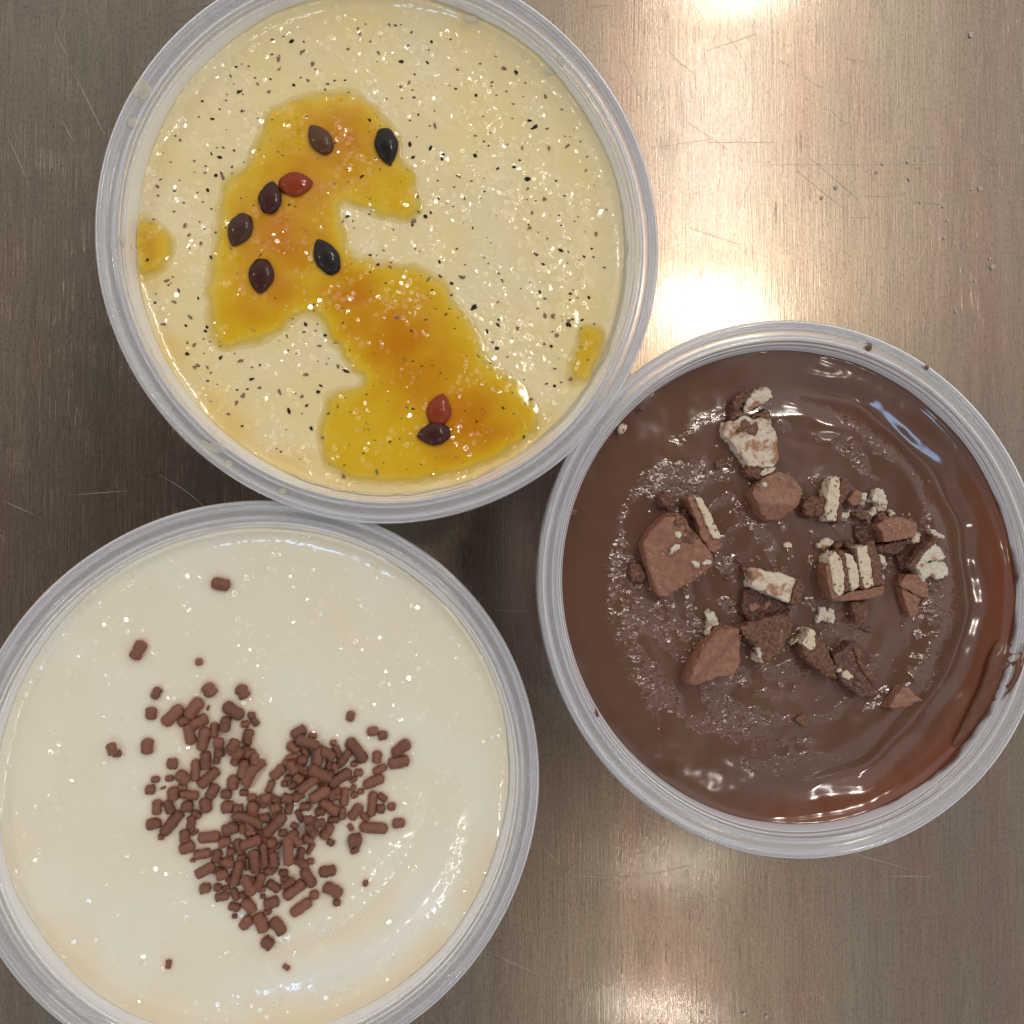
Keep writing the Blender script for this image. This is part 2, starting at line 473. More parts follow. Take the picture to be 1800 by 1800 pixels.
RIM = [(50.10, -2.5), (50.18, -1.75), (50.45, -1.32), (50.72, -1.12), (50.9, -.62), (51.3, -.34), (51.75, -.55), (52.0, -1.2), (52.3, -1.75), (53.45, -1.65), (53.7, -.75),
       (54.0, -.18), (54.5, 0.0), (54.95, -.28), (55.19, -1.0), (55.19, -3.4), (54.8, -3.42), (54.75, -1.35), (54.62, -.82), (54.35, -.62), (54.12, -1.1), (53.9, -2.05), (51.85, -2.15), (51.6, -1.6), (51.42, -1.02), (51.2, -1.0), (51.02, -1.55), (50.75, -1.95), (50.62, -2.5)]
def make_cup(key, label):
    cup = CUPS[key]; cx, cy = cup['c']; z = cup['z']
    e = empty('plastic_cup', (cx * MM, cy * MM, 0))
    tag(e, label, 'cup', 'round milky plastic cups on the counter')
    V, Q = lathe(smooth_profile(RIM), cup, ord(key)); V[:, 2] += z
    link('rim', mesh_np('rim', V, Q), PLASTIC, e)
    H = z / MM
    body = [(.01, -H + 1.9), (39.0, -H + 1.9), (42.5, -H + 2.6), (44.1, -H + 5.0), (rw(24), -24), (rw(12), -12), (rw(7), -7), (rw(4.5), -4.5), (rw(2.45) + .06, -2.45), (50.20, -1.9), (50.55, -1.95), (50.62, -2.6), (50.70, -4.5), (50.35, -7), (49.7, -12), (48.1, -24), (45.0, -H + 4.5), (43.6, -H + 1.2), (42.6, -H + .35), (41.4, -H + .9), (39, -H + 1.1), (.01, -H + 1.1)]
    V, Q = lathe(body, cup, ord(key)); V[:, 2] += z
    link('body', mesh_np('body', V, Q), FROST, e)
    return e
make_cup('A', 'round milky plastic cup holding yellow custard with dark specks and seeds, at the top')
make_cup('B', 'round milky plastic cup holding brown chocolate pudding, at the right')
make_cup('C', 'round milky plastic cup holding white cream and brown sprinkles, at the lower left')

def edge(key, x, y):
    """how much the filling climbs towards the wall"""
    cup = CUPS[key]; t = np.arctan2(y, x); c_, s_ = np.cos(t), np.sin(t)
    dist = np.clip(rw(cup['lvl']) + oval(cup, t) - np.hypot(x, y), 0, 60)
    if key == 'A': up = 1.0 + .6 * np.cos(t - 1.0) + .9 * gn(c_ * 2.5, s_ * 2.5, 61); wide = 1.5 * sstep(-.1, .9, np.cos(t - 1.2))
    elif key == 'C': up = .9 + .8 * np.cos(t - 1.6) + .8 * gn(c_ * 3, s_ * 3, 65); wide = 1.5 * sstep(-.1, .9, np.cos(t - 1.2))
    else: up = .8 + .9 * np.cos(t + .25) + .5 * gn(c_ * 4, s_ * 4, 67); wide = 1.0 * sstep(-.1, .9, np.cos(t - .9))
    return np.clip(up, 0, 3) * np.exp(-dist / 1.1) + wide * np.exp(-dist / 5.0)

# surface heights in mm relative to rim; x,y in mm relative to cup centre
def hA(x, y, fine=1.0):
    h = edge('A', x, y) - CUPS['A']['lvl'] + .30 * fbm(x / 24, y / 24, 3, 2) + .07 * gn(x / 6, y / 6, 8) + .045 * fine * gn(x / 2.6, y / 2.6, 9)
    cl = sstep(-.25, .45, gn(x / 8, y / 8, 21) + .3 * gn(x / 2.5, y / 2.5, 22))
    h = h + fine * cl * (.050 * gn(x / 1.0, y / 1.0, 11) + .018 * gn(x / .6, y / .6, 12))
    return h + .012 * gn(x / 2.2, y / 2.2, 13)
def hC(x, y):
    r = np.hypot(x - 6, y + 6); th = np.arctan2(y + 6, x - 6)
    arc = sstep(.6, -.2, np.abs(th + .95) - .6)
    ridge = -.8 * np.exp(-((r - 27 - 2.5 * np.sin(th * 2)) / 2.6) ** 2) + .7 * np.exp(-((r - 32.5 - 1.5 * np.sin(th * 2)) / 2.8) ** 2)
    h = edge('C', x, y) - CUPS['C']['lvl'] + .5 * fbm(x / 26, y / 26, 33, 2) + arc * ridge + .10 * gn(x / 6, y / 6, 31) + .05 * gn(x / 2.8, y / 2.8, 32)
    cl = sstep(.0, .45, gn(x / 10, y / 10, 41))
    return h + cl * (.040 * gn(x / 1.1, y / 1.1, 42) + .015 * gn(x / .7, y / .7, 43)) + .015 * gn(x / 2.5, y / 2.5, 44)
def hB(x, y):
    r = np.hypot(x + 2, y); th = np.arctan2(y, x)
    wx = x + 6 * gn(x / 20, y / 20, 51); wy = y + 6 * gn(x / 20, y / 20, 52)
    sw = np.abs(gn(wx / 11, wy / 15, 53))
    h = edge('B', x, y) - CUPS['B']['lvl'] + .05 * np.sin(r * .8 + th * 2.0 + 3.5 * gn(x / 10, y / 10, 73)) * sstep(4, 14, r) * sstep(40, 34, r) + .30 * fbm(x / 20, y / 20, 54, 2)
    # groove and raised lip running round the right hand side
    side = sstep(-.35, .45, np.cos(th - .05))
    r = r + 1.6 * gn(x / 11, y / 11, 76)
    h = h - side * 2.0 * np.exp(-((r - 42.5) / 2.6) ** 2) + side * .9 * np.exp(-((r - 36.0) / 3.0) ** 2)
    rp = rippleB(x, y)
    h = h + .10 * gn(x / 3.2, y / 3.2, 77) * rp + .07 * gn(x / 5, y / 5, 78)
    return h + rp * (.055 * gn(x / .95, y / .7, 57) + .022 * gn(x / .55, y / .5, 58)) + .02 * gn(x / 2.4, y / 2.4, 59)
PATCH = []
for (px, py, rad, a) in [(1530, 760, 42, .7), (1475, 740, 18, .5), (1300, 1330, 45, .6), (1400, 1370, 50, .6), (1280, 1225, 45, .5), (1340, 1240, 30, .4), (1700, 1010, 30, .7), (1690, 1075, 28, .7), (1640, 1190, 35, .7),
                         (1110, 1080, 45, .6), (1070, 1010, 35, .5), (1200, 1100, 30, .5), (1160, 860, 25, .4), (1110, 1120, 30, .4), (1480, 1100, 30, .4), (1190, 1290, 40, -.5), (1500, 1290, 50, -.6), (1580, 880, 45, -.6), (1150, 760, 40, -.5), (1560, 1120, 35, -.4), (1030, 1200, 30, -.3), (1640, 1120, 25, -.3)]:
    q = W(px, py, .039)
    PATCH.append((q[0] / MM - CUPS['B']['c'][0], q[1] / MM - CUPS['B']['c'][1], rad / 8.2, a))
def rippleB(x, y):
    r = np.hypot(x + 3, y - 2); th = np.arctan2(y - 2, x + 3)
    wr = r + 3.0 * gn(x / 14, y / 14, 71)
    k = gn(wr / 3.6, th * 1.9, 55) + .35 * gn(x / 2.4, y / 2.4, 56) + .35 * gn(x / 12, y / 12, 72) + .04
    for (px, py, rad, a) in PATCH:
        k = k + a * np.exp(-((x - px) ** 2 + (y - py) ** 2) / rad ** 2)
    return sstep(.06, .30, k) * sstep(42, 37, np.hypot(x, y))

def content(key, name, hf, mat, label, rise, tone, pale, ripple=None):
    cup = CUPS[key]; cx, cy = cup['c']; z0 = cup['z'] / MM
    nt, nr = 1250, 190
    t = np.linspace(0, 2 * math.pi, nt, endpoint=False)
    s = np.linspace(0, 1, nr)
    Rb = rw(cup['lvl']) + oval(cup, t) - .02
    rr = s[:, None] * Rb[None, :]
    X = rr * np.cos(t); Y = rr * np.sin(t)
    H = hf(X, Y)
    dist = Rb[None, :] - rr
    # flatten edge irregularity against the wall
    V = np.stack([X, Y, H + z0], 2).reshape(-1, 3)
    # snap last ring onto the wall at its own height
    last = V[-nt:]; dep = z0 - last[:, 2]; q = (rw(dep) + oval(cup, t) + .03)
    last[:, 0] = q * np.cos(t); last[:, 1] = q * np.sin(t)
    low = np.stack([(rw(30) + oval(cup, t)) * .985 * np.cos(t), (rw(30) + oval(cup, t)) * .985 * np.sin(t), np.full(nt, z0 - 30)], 1)
    low2 = np.stack([41 * np.cos(t), 41 * np.sin(t), np.full(nt, 2.6)], 1)
    cen = np.array([[0, 0, 2.6]])
    V = np.concatenate([V, low, low2, cen]) * MM
    i = np.arange(nt); j = (i + 1) % nt
    Q = [np.stack([a * nt + i, (a + 1) * nt + i, (a + 1) * nt + j, a * nt + j], 1) for a in range(0, nr + 1)]
    Q.append(np.stack([(nr + 1) * nt + i, np.full(nt, (nr + 2) * nt), np.full(nt, (nr + 2) * nt), (nr + 1) * nt + j], 1)[:0])
    Q = np.concatenate(Q)
    me = mesh_np(name, V, Q)
    npad = len(V) - X.size
    attr(me, 'edge_tone', np.concatenate([tone(X, Y, dist).ravel(), np.zeros(npad)]))
    attr(me, 'pale', np.concatenate([pale(X, Y, dist).ravel(), np.zeros(npad)]))
    if ripple is not None:
        attr(me, 'ripple', np.concatenate([ripple(X, Y).ravel(), np.zeros(npad)]))
    o = link(name, me, mat, None, (cx * MM, cy * MM, 0))
    tag(o, label, 'dessert')
    return o

zero = lambda X, Y, d: np.zeros_like(X)
riseA = lambda t: 1.0 + .8 * np.cos(t - 1.0) + 1.2 * gn(np.cos(t) * 2.5, np.sin(t) * 2.5, 61)
custard = content('A', 'passion_fruit_custard', hA, CUSTARD, 'pale yellow custard dotted with dark specks, filling the top cup', riseA,
    lambda X, Y, d: .75 * sstep(9, 0, d) * sstep(-.3, .7, (-Y * .85 - X * .35 + 0) / 45) * sstep(-.5, .3, gn(X / 12, Y / 12, 63)),  # warm bounce light and sauce yellow painted along the lower left edge
    lambda X, Y, d: .45 * sstep(-.1, .6, gn(X / 14, Y / 14, 64)))
riseC = lambda t: .9 + .9 * np.cos(t - 1.6) + .8 * gn(np.cos(t) * 3, np.sin(t) * 3, 65)
cream = content('C', 'white_cream', hC, CREAM, 'smooth off-white cream filling the lower left cup', riseC,
    lambda X, Y, d: .55 * sstep(10, 1, d) * sstep(0, .9, (-Y * .9 - X * .1) / 45) + .45 * np.exp(-((np.hypot(X - 6, Y + 6) - 26.5) / 1.8) ** 2) * sstep(.8, .2, np.abs(np.arctan2(Y + 6, X - 6) + 1.1)) + .25 * sstep(5, 1, d) * sstep(.2, .9, X / 48),  # warm bounce at the edge and shade in the groove, painted as colour
    lambda X, Y, d: .8 * np.exp(-((np.hypot(X - 6, Y + 6) - 33) / 3.5) ** 2) * sstep(1.1, .4, np.abs(np.arctan2(Y + 6, X - 6) + 1.1)) + .35 * sstep(0, .5, gn(X / 16, Y / 16, 66)))  # swirl ridge painted lighter as if lit, plus random pale patches
riseB = lambda t: .8 + .9 * np.cos(t + .25) + .5 * gn(np.cos(t) * 4, np.sin(t) * 4, 67)
pudding = content('B', 'chocolate_pudding', hB, PUDDING, 'glossy brown chocolate pudding filling the right hand cup', riseB,
    lambda X, Y, d: .8 * sstep(9, 1, d) * sstep(.1, .8, (X * .75 - Y * .55) / 45), zero, rippleB)

HF = dict(A=hA, B=hB, C=hC)
def surf(key, px, py, dz=0.0):
    """world x, y, z on the content surface under a photograph pixel"""
    cup = CUPS[key]; z = cup['z'] - cup['lvl'] * MM
    for _ in range(4):
        x, y = W(px, py, z + dz * MM)
        z = cup['z'] + float(HF[key](np.array([x / MM - cup['c'][0]]), np.array([y / MM - cup['c'][1]]))[0]) * MM
    return x, y, z

# specks in the custard --------------------------------------------
def specks():
    P = []
    def add(L, x0, y0, s):
        for (x, y) in L: P.append((x0 + x / s, y0 + y / s, random.uniform(.75, 1.25)))
    add([(1435,125),(1305,262),(1440,405),(1220,375),(1225,440),(1160,580),(470,825),(510,835),(850,995),(825,1110),(870,1120),(930,1055),(455,1180),(375,1220),(630,1425),(730,1540),(1660,1370),(1500,1435)], 150, 0, 3.6)
    add([(400,45),(355,240),(770,395),(1010,555),(375,725),(225,475),(230,830),(605,895),(415,915),(950,730),(1030,850),(1135,840),(735,970),(905,1030),(1005,1145),(320,1245),(250,1275),(80,1440),(400,1505),(120,1540),(335,1610),(530,1595),(470,1630),(950,1460),(1100,1440),(1300,1345)], 650, 0, 3.27)
    add([(600,295),(735,395),(1005,345),(1055,345),(1145,398),(850,415),(1075,455),(725,530),(620,575),(1250,600),(1155,710),(1260,240),(910,890),(925,825),(770,880),(275,695),(215,770),(210,870),(250,885),(160,350),(410,1270),(40,1235),(885,1040),(820,1025)], 650, 450, 3.27)
    add([(560,290),(665,390),(690,705),(855,645),(1105,835),(1050,780),(1230,860),(1370,890),(1475,860),(1290,985),(1000,880),(1275,505),(1635,1395),(1765,1095),(1505,1150),(1600,700),(455,440),(480,550),(1585,550),(980,665)], 150, 450, 3.6)
    for k in range(205):
        a = random.uniform(0, 2 * math.pi); r = 405 * math.sqrt(random.random())
        P.append((655 + r * math.cos(a), 437 + r * math.sin(a) * .98, random.uniform(.40, 1.0)))
    var = []
    for v in range(7):
        me = blob_mesh('seed_speck', 8, 5, .9, 70 + v); me.materials.append(SPECK if v < 3 else SPECK2)
        me.polygons.foreach_set('use_smooth', [False] * len(me.polygons)); var.append(me)
    cx, cy = CUPS['A']['c']
    for i, (px, py, s) in enumerate(P):
        x, y, z = surf('A', px, py)
        if math.hypot(x / MM - cx, y / MM - cy) > 47.3: continue
        o = link('seed_speck', random.choice(var), None, custard, (x - cx * MM, y - cy * MM, z + .00002 + (sauce_t(x, y) * .55)))
        o.rotation_euler = (random.uniform(-.3, .3), random.uniform(-.3, .3), random.uniform(0, 6.3))
        k = s * .00085
        o.scale = (k * random.uniform(.9, 1.7), k * random.uniform(.55, .9), k * .5)

# passion fruit sauce ----------------------------------------------
MAIN = [(557,157),(597,156),(628,161),(650,174),(672,196),(692,218),(704,238),(708,262),(710,284),(729,296),(738,321),(743,355),(741,377),(721,391),(682,387),(655,381),(631,368),(613,360),(604,364),(605,394),(612,421),(622,444),(658,455),(707,463),(740,464),(775,484),(797,506),(809,538),(831,560),(846,579),(851,597),(848,616),(877,643),(907,665),(929,684),(943,709),(955,733),(951,754),(931,775),(887,802),(846,821),(797,841),(736,852),(662,854),(620,848),(581,831),(564,807),(556,782),(559,745),(568,711),(572,690),(601,680),(630,676),(636,665),(613,648),(594,618),(570,598),(571,577),(552,560),(530,556),(510,572),(490,590),(469,603),(428,613),(392,621),(372,605),(364,561),(360,533),(359,500),(366,470),(372,440),(373,409),(384,336),(401,306),(430,287),(438,267),(448,247),(457,213),(472,189),(497,176),(531,166)]
LEFT = [(224,382),(242,375),(269,380),(297,400),(311,425),(308,453),(289,480),(261,492),(243,497),(234,475),(226,440),(222,410)]
RIGHT = [(1017,568),(1062,570),(1066,600),(1058,630),(1046,670),(1018,680),(999,677),(995,646),(1001,624),(1011,597)]
def poly_sd(X, Y, P):
    P = np.array(P); n = len(P)
    d2 = np.full(X.shape, 1e9); ins = np.zeros(X.shape, bool)
    for i in range(n):
        ax, ay = P[i]; bx, by = P[(i + 1) % n]
        ex, ey = bx - ax, by - ay
        t = np.clip(((X - ax) * ex + (Y - ay) * ey) / (ex * ex + ey * ey + 1e-12), 0, 1)
        d2 = np.minimum(d2, (X - ax - t * ex) ** 2 + (Y - ay - t * ey) ** 2)
        c_ = ((ay > Y) != (by > Y)) & (X < (bx - ax) * (Y - ay) / (by - ay + 1e-12) + ax)
        ins ^= c_
    d = np.sqrt(d2)
    return np.where(ins, d, -d)
zA = CUPS['A']['z'] - CUPS['A']['lvl'] * MM
def chaikin(P, k=2):
    for _ in range(k):
        Q = []
        for i in range(len(P)):
            a, b = P[i], P[(i + 1) % len(P)]
            Q += [(a[0] * .75 + b[0] * .25, a[1] * .75 + b[1] * .25), (a[0] * .25 + b[0] * .75, a[1] * .25 + b[1] * .75)]
        P = Q
    return P
POLYS = [np.array([W(px, py, zA) for px, py in chaikin(P)]) / MM for P in (MAIN, LEFT, RIGHT)]
def thick(sd):
    return np.where(sd > 0, .24 * (1 - np.exp(-sd / 1.6)) + .03, sd * .35 + .03)
def sauce_t(x, y):
    sd = max(float(poly_sd(np.array([x / MM]), np.array([y / MM]), P)[0]) for P in POLYS)
    return float(thick(np.array([sd]))[0]) * MM if sd > 0 else 0.0
def sauce(P, label, step=.33):
    lo = P.min(0) - 1; hi = P.max(0) + 1
    cx, cy = CUPS['A']['c']
    x = np.arange(lo[0], hi[0], step); y = np.arange(lo[1], hi[1], step)
    X, Y = np.meshgrid(x, y, indexing='ij')
    sd = poly_sd(X, Y, P) + .55 * gn(X / 3.2, Y / 3.2, 91) + .08 * gn(X / 1.2, Y / 1.2, 98)
    rad = np.hypot(X - cx, Y - cy)
    T = thick(sd)
    Z = CUPS['A']['z'] / MM + hA(X - cx, Y - cy, .25) + T + .05 + (.03 * gn(X / 3, Y / 3, 92) + .035 * sstep(-.3, .4, gn(X / 6, Y / 6, 94)) * gn(X / 1.1, Y / 1.1, 93)) * (sd > 0)
    amb = np.zeros_like(X)
    for (px, py, r, a) in [(600, 250, 70, .8), (540, 330, 70, .7), (490, 420, 75, .9), (560, 420, 50, .5), (480, 500, 60, .7), (450, 540, 50, .5), (640, 560, 60, .7), (700, 600, 80, .9), (620, 520, 60, .8), (740, 660, 70, .8), (820, 740, 70, 1.0), (860, 770, 60, .8), (780, 640, 50, .6), (800, 800, 60, .5), (265, 440, 35, .5)]:
        wx, wy = W(px, py, zA)
        amb = np.maximum(amb, a * np.exp(-((X - wx / MM) ** 2 + (Y - wy / MM) ** 2) / (r / 8.6) ** 2))
    D = sstep(0, 3.0, sd) * .33 + amb * .75 * sstep(0.5, 5, sd) + .12 * gn(X / 4, Y / 4, 95)
    nx, ny = X.shape
    idx = np.arange(nx * ny).reshape(nx, ny)
    keep = (sd > -.9) & (rad < rw(7) - .02 + oval(CUPS['A'], np.arctan2(Y - cy, X - cx)))
    kq = keep[:-1, :-1] & keep[1:, :-1] & keep[1:, 1:] & keep[:-1, 1:]
    Q = np.stack([idx[:-1, :-1][kq], idx[1:, :-1][kq], idx[1:, 1:][kq], idx[:-1, 1:][kq]], 1)
    used = np.unique(Q); re = -np.ones(nx * ny, int); re[used] = np.arange(len(used))
    ox, oy = P.mean(0)
    V = np.stack([X.ravel() - ox, Y.ravel() - oy, Z.ravel()], 1)[used] * MM
    me = mesh_np('passion_fruit_sauce', V, re[Q])
    attr(me, 'pulp_depth', np.clip(D.ravel()[used], 0, 1)); attr(me, 'film', (.22 + .78 * sstep(0, 2.0, sd + .5 * gn(X / 3, Y / 3, 97))).ravel()[used])
    o = link('passion_fruit_sauce', me, PULP, None, (ox * MM, oy * MM, 0))
    tag(o, label, 'sauce', 'puddles of passion fruit sauce')
sauce(POLYS[0], 'large S-shaped orange-yellow sauce puddle across the middle of the yellow custard')
sauce(POLYS[1], 'round yellow sauce drop against the left wall of the custard cup')
sauce(POLYS[2], 'narrow yellow sauce streak against the right wall of the custard cup')
specks()
def fine_specks():
    V, Fc = [], []; cx, cy = CUPS['A']['c']
    for k in range(300):
        a = random.uniform(0, 2 * math.pi); q = 47.0 * math.sqrt(random.random())
        X, Y = q * math.cos(a), q * math.sin(a)
        z = CUPS['A']['z'] / MM + float(hA(np.array([X]), np.array([Y]))[0]) + .05 + .8 * sauce_t((X + cx) * MM, (Y + cy) * MM) / MM
        s_ = random.uniform(.15, .36); rot = random.uniform(0, 6.3); b = len(V)
        for i in range(5):
            t = rot + i * 1.2566; rr = s_ * random.uniform(.6, 1.2)
            V.append((X + rr * math.cos(t) * 1.3, Y + rr * math.sin(t) * .8, z))
        V.append((X, Y, z + .06 + s_ * .35))
        for i in range(5): Fc.append((b + i, b + (i + 1) % 5, b + 5))
    me = mesh_np('fine_specks', np.array(V) * MM, Fc, True)
    o = link('fine_specks', me, SPECK3, custard); o['kind'] = 'stuff'
m = M('fine_speck'); m.set(Roughness=.7, Specular_IOR_Level=.2); m.to('Base Color', m.mix(m.rng(m.noise(180, 2), .42, .58), (.035, .025, .022), (.22, .16, .12))); SPECK3 = m.m
fine_specks()

# seeds -------------------------------------------------------------
def seed_mesh(serr, sd):
    n, k = 22, 20
    V, Q = [], []
    for i in range(n + 1):
        u = i / n
        x = u - .5
        wd = math.sin(math.pi * u) ** .62 * (1 - .30 * u) if 0 < u < 1 else 0
        for j in range(k):
            a = 2 * math.pi * j / k
            y = .5 * wd * math.cos(a); z = .30 * wd * math.sin(a)
            xx = x
            if serr and u < .14 and u > 0: xx += .035 * math.cos(a * 9)
            r = 1 + .05 * float(gn(u * 6 + sd, a * 1.3, 3))
            V.append((xx, y * r, z * r))
    for i in range(n):
        for j in range(k):
            Q.append((i * k + j, (i + 1) * k + j, (i + 1) * k + (j + 1) % k, i * k + (j + 1) % k))
    return mesh_np('passion_fruit_seed', V, Q)
def seed(x0, y0, x1, y1, wd, mat, label, dz=.0, serr=True, s=4.09, ox=340, oy=140):
    """from blunt end (x0,y0) to pointed end (x1,y1)"""
    p0 = surf('A', ox + x0 / s, oy + y0 / s, .9); p1 = surf('A', ox + x1 / s, oy + y1 / s, .9)
    L = math.hypot(p1[0] - p0[0], p1[1] - p0[1])
    me = seed_mesh(serr, x0); me.materials.append(mat)
    z = (p0[2] + p1[2]) / 2 + (.75 + dz) * MM
    o = link('passion_fruit_seed', me, None, None, ((p0[0] + p1[0]) / 2, (p0[1] + p1[1]) / 2, z))
    o.scale = (L, wd / s * MM / 8.55 * 1.12, L * .55)
    o.rotation_euler = (0, 0, math.atan2(p1[1] - p0[1], p1[0] - p0[0]))
    tag(o, label, 'seed', 'passion fruit seeds in the sauce')
seed(980, 525, 840, 325, 165, SEED_TAUPE, 'grey-brown seed near the top of the sauce puddle, left of the black one')
seed(1370, 345, 1408, 612, 175, SEED_BLACK, 'black seed at the upper right edge of the sauce puddle')
seed(612, 760, 862, 738, 180, SEED_RED, 'amber-red seed pointing right, touching a darker red seed')
seed(535, 965, 572, 730, 170, SEED_DARK, 'dark red seed lying against the left end of the amber-red seed', .25)
seed(385, 965, 280, 1195, 175, SEED_BROWN, 'dull dark brown seed at the left edge of the sauce puddle')
seed(498, 1285, 475, 1540, 185, SEED_DARK, 'dark red-black seed pointing down, above a bright glint in the left part of the sauce')
seed(1020, 1395, 890, 1145, 180, SEED_BLACK, 'black seed in the middle of the sauce puddle beside the custard inlet')
seed(925, 1265, 975, 1030, 185, SEED_RED, 'upper red-brown seed of the touching pair at the lower right', 0, True, 4.09, 540, 440)
seed(1030, 1310, 788, 1335, 172, SEED_DARK, 'lower dark red seed of the touching pair at the lower right, pointing left', .3, True, 4.09, 540, 440)

# sprinkles ----------------------------------------------------------
SP = []
def addsp(L, x0, y0, s=6.43):
    for (x, y, l, wd, a) in L: SP.append((x0 + x / s, y0 + y / s, l / s, wd / s, a))
addsp([(607,250,140,100,60),(550,478,140,120,80),(1210,212,165,150,120),(1582,232,175,135,120),(795,500,290,130,45),(1035,420,260,150,55),(1480,450,270,140,-35),(1685,505,90,85,0),(1722,575,110,80,-50),(1612,600,95,80,0),
(1090,570,220,130,30),(985,712,250,120,-80),(1145,765,280,125,80),(1262,670,180,85,90),(1388,600,185,120,80),(1315,812,125,120,0),(1645,740,180,120,80),(1495,900,220,150,-45),(1625,895,115,110,0),(1725,990,130,100,80),
(105,880,150,110,100),(160,935,100,80,0),(505,850,180,130,90),(790,1050,125,120,0),(1168,1010,220,125,90),(1288,1005,105,75,90),(1052,1120,250,105,88),(1200,1205,290,125,42),(910,1200,180,140,-35),(595,1228,95,75,0),
(755,1215,95,70,0),(540,1340,115,110,0),(680,1325,60,25,20),(800,1385,160,120,90),(904,1310,110,90,0),(980,1400,220,110,-8),(1245,1360,180,120,60),(1168,1515,175,140,100),(615,1540,175,105,85),(755,1535,165,110,-75),
(960,1530,140,130,0),(1060,1620,120,85,-40),(580,1728,170,120,3),(785,1715,330,125,50),(1003,1715,165,95,90),(1480,1255,170,130,80),(1400,1390,130,110,0),(1600,1100,230,130,80),(1720,1160,370,140,55),(1600,1375,100,75,0),
(1415,1535,150,140,0),(1535,1555,120,110,0),(1690,1430,110,80,10),(1700,1560,170,140,80),(920,560,150,110,20),(1190,420,60,25,70)], 180, 1180)
addsp([(420,370,190,120,30),(575,410,100,65,-15),(520,485,280,130,-20),(360,540,170,120,-35),(340,650,140,70,0),(465,685,120,110,0),(635,650,230,115,90),(745,610,200,120,-40),(810,490,75,65,0),(860,600,190,80,-65),
(940,660,200,100,55),(1075,575,340,130,-52),(1005,190,120,90,75),(1255,360,130,105,0),(1370,405,110,100,0),(1575,550,250,130,38),(1550,705,250,140,10),(1305,650,150,105,85),(1335,790,170,90,25),(1265,925,260,120,22),
(1045,730,80,70,0),(1095,830,100,90,0),(885,885,300,130,30),(640,830,240,130,-30),(350,770,160,110,-60),(185,820,200,120,40),(490,785,70,65,0),(415,890,130,110,-30),(300,890,90,80,0),(365,965,140,80,30),
(525,960,280,110,38),(680,950,90,60,40),(95,985,150,85,65),(255,955,80,70,0),(655,1070,260,130,28),(50,1120,130,120,0),(290,1120,140,120,-20),(415,1095,150,100,30),(830,1105,140,80,10),(935,1100,220,105,85),
(1035,1000,80,60,60),(1120,1040,75,65,0),(1050,1080,85,70,20),(1035,910,90,60,35),(1250,1180,300,105,85),(1365,1110,130,80,-40),(1345,1235,110,110,0),(1470,1210,95,90,0),(1550,1400,150,110,-5),(1060,1270,210,115,52),
(760,1210,270,140,-38),(910,1290,150,85,90),(495,1210,130,100,0),(150,1230,130,110,30),(310,1230,140,85,80),(430,1320,160,70,-65),(150,1420,340,130,45),(370,1430,90,70,-30),(530,1360,110,100,0),(660,1270,120,100,0),
(815,1360,140,80,0),(650,1400,140,110,0),(540,1450,110,90,0),(740,1490,200,120,60),(1005,1450,90,55,-60),(1170,1330,120,80,-40),(1265,1450,330,120,-8),(1055,1590,165,165,0),(1050,1705,105,80,20),(780,1620,95,75,-30),
(525,1575,140,120,0),(375,1590,200,95,-38),(240,1510,100,90,0),(110,1620,130,120,0),(160,1680,220,50,40),(550,1690,150,60,60),(300,1720,330,115,-88),(440,1740,140,80,80),(760,740,130,60,70),(830,780,130,60,-75)], 460, 1230)
addsp([(545,320,150,120,90),(570,450,180,130,20),(655,285,90,50,30),(820,335,250,125,3),(745,525,200,110,8),(910,545,150,110,80),(275,335,70,65,0),(630,600,60,45,0),(775,710,240,120,30),(775,915,130,115,0),
(915,905,95,90,0),(965,1010,160,95,8),(1105,1125,140,100,-15),(1105,1235,60,55,0),(1240,1300,170,120,55),(1270,1110,200,125,-55),(1110,980,160,90,-65),(1060,240,200,140,20),(1195,240,120,75,90),(1245,160,380,95,-22),
(1000,390,140,130,0),(1065,500,100,95,0),(1290,395,260,120,22),(1290,290,110,55,0),(1380,280,80,45,0),(1440,120,140,110,0),(1335,610,290,110,-85),(1440,540,280,85,-85),(1520,400,130,110,0),(1555,590,170,110,-80),
(1255,640,150,60,90),(1135,740,300,120,75),(1035,630,130,100,-20),(970,760,140,120,0),(1040,810,90,60,60),(1190,560,100,70,30),(1265,880,260,125,-62),(1390,840,220,110,65),(1500,725,110,90,0),(1550,890,180,100,-35),
(1660,740,110,80,0),(1710,860,180,80,35),(1525,1075,180,130,15),(1425,1010,60,55,0),(1410,1300,240,140,-70),(1600,1340,230,130,-58),(1480,1530,150,140,-40),(1480,1180,90,80,0),(1420,925,80,70,0),(1010,910,90,60,20),(1200,990,90,75,0)], 240, 1420)
addsp([(755,930,290,130,35),(830,1130,270,120,35),(980,990,110,100,0),(910,790,260,120,-60),(940,610,80,75,0),(825,560,180,70,78),(1130,720,200,120,5),(1190,935,240,140,-28),(1235,1080,90,80,0),(1560,860,75,60,80),(650,810,110,70,0),(930,470,160,90,65)], 400, 1420)
SP += [(388, 1027, 33, 21, -12), (243, 1143, 35, 21, 65), (349.5, 1164, 12.5, 12, 0), (295, 1697, 17, 11, 80), (503, 1703, 14, 10, -30), (411,1310,24,20,60), (440, 1325, 22, 15, 20)]
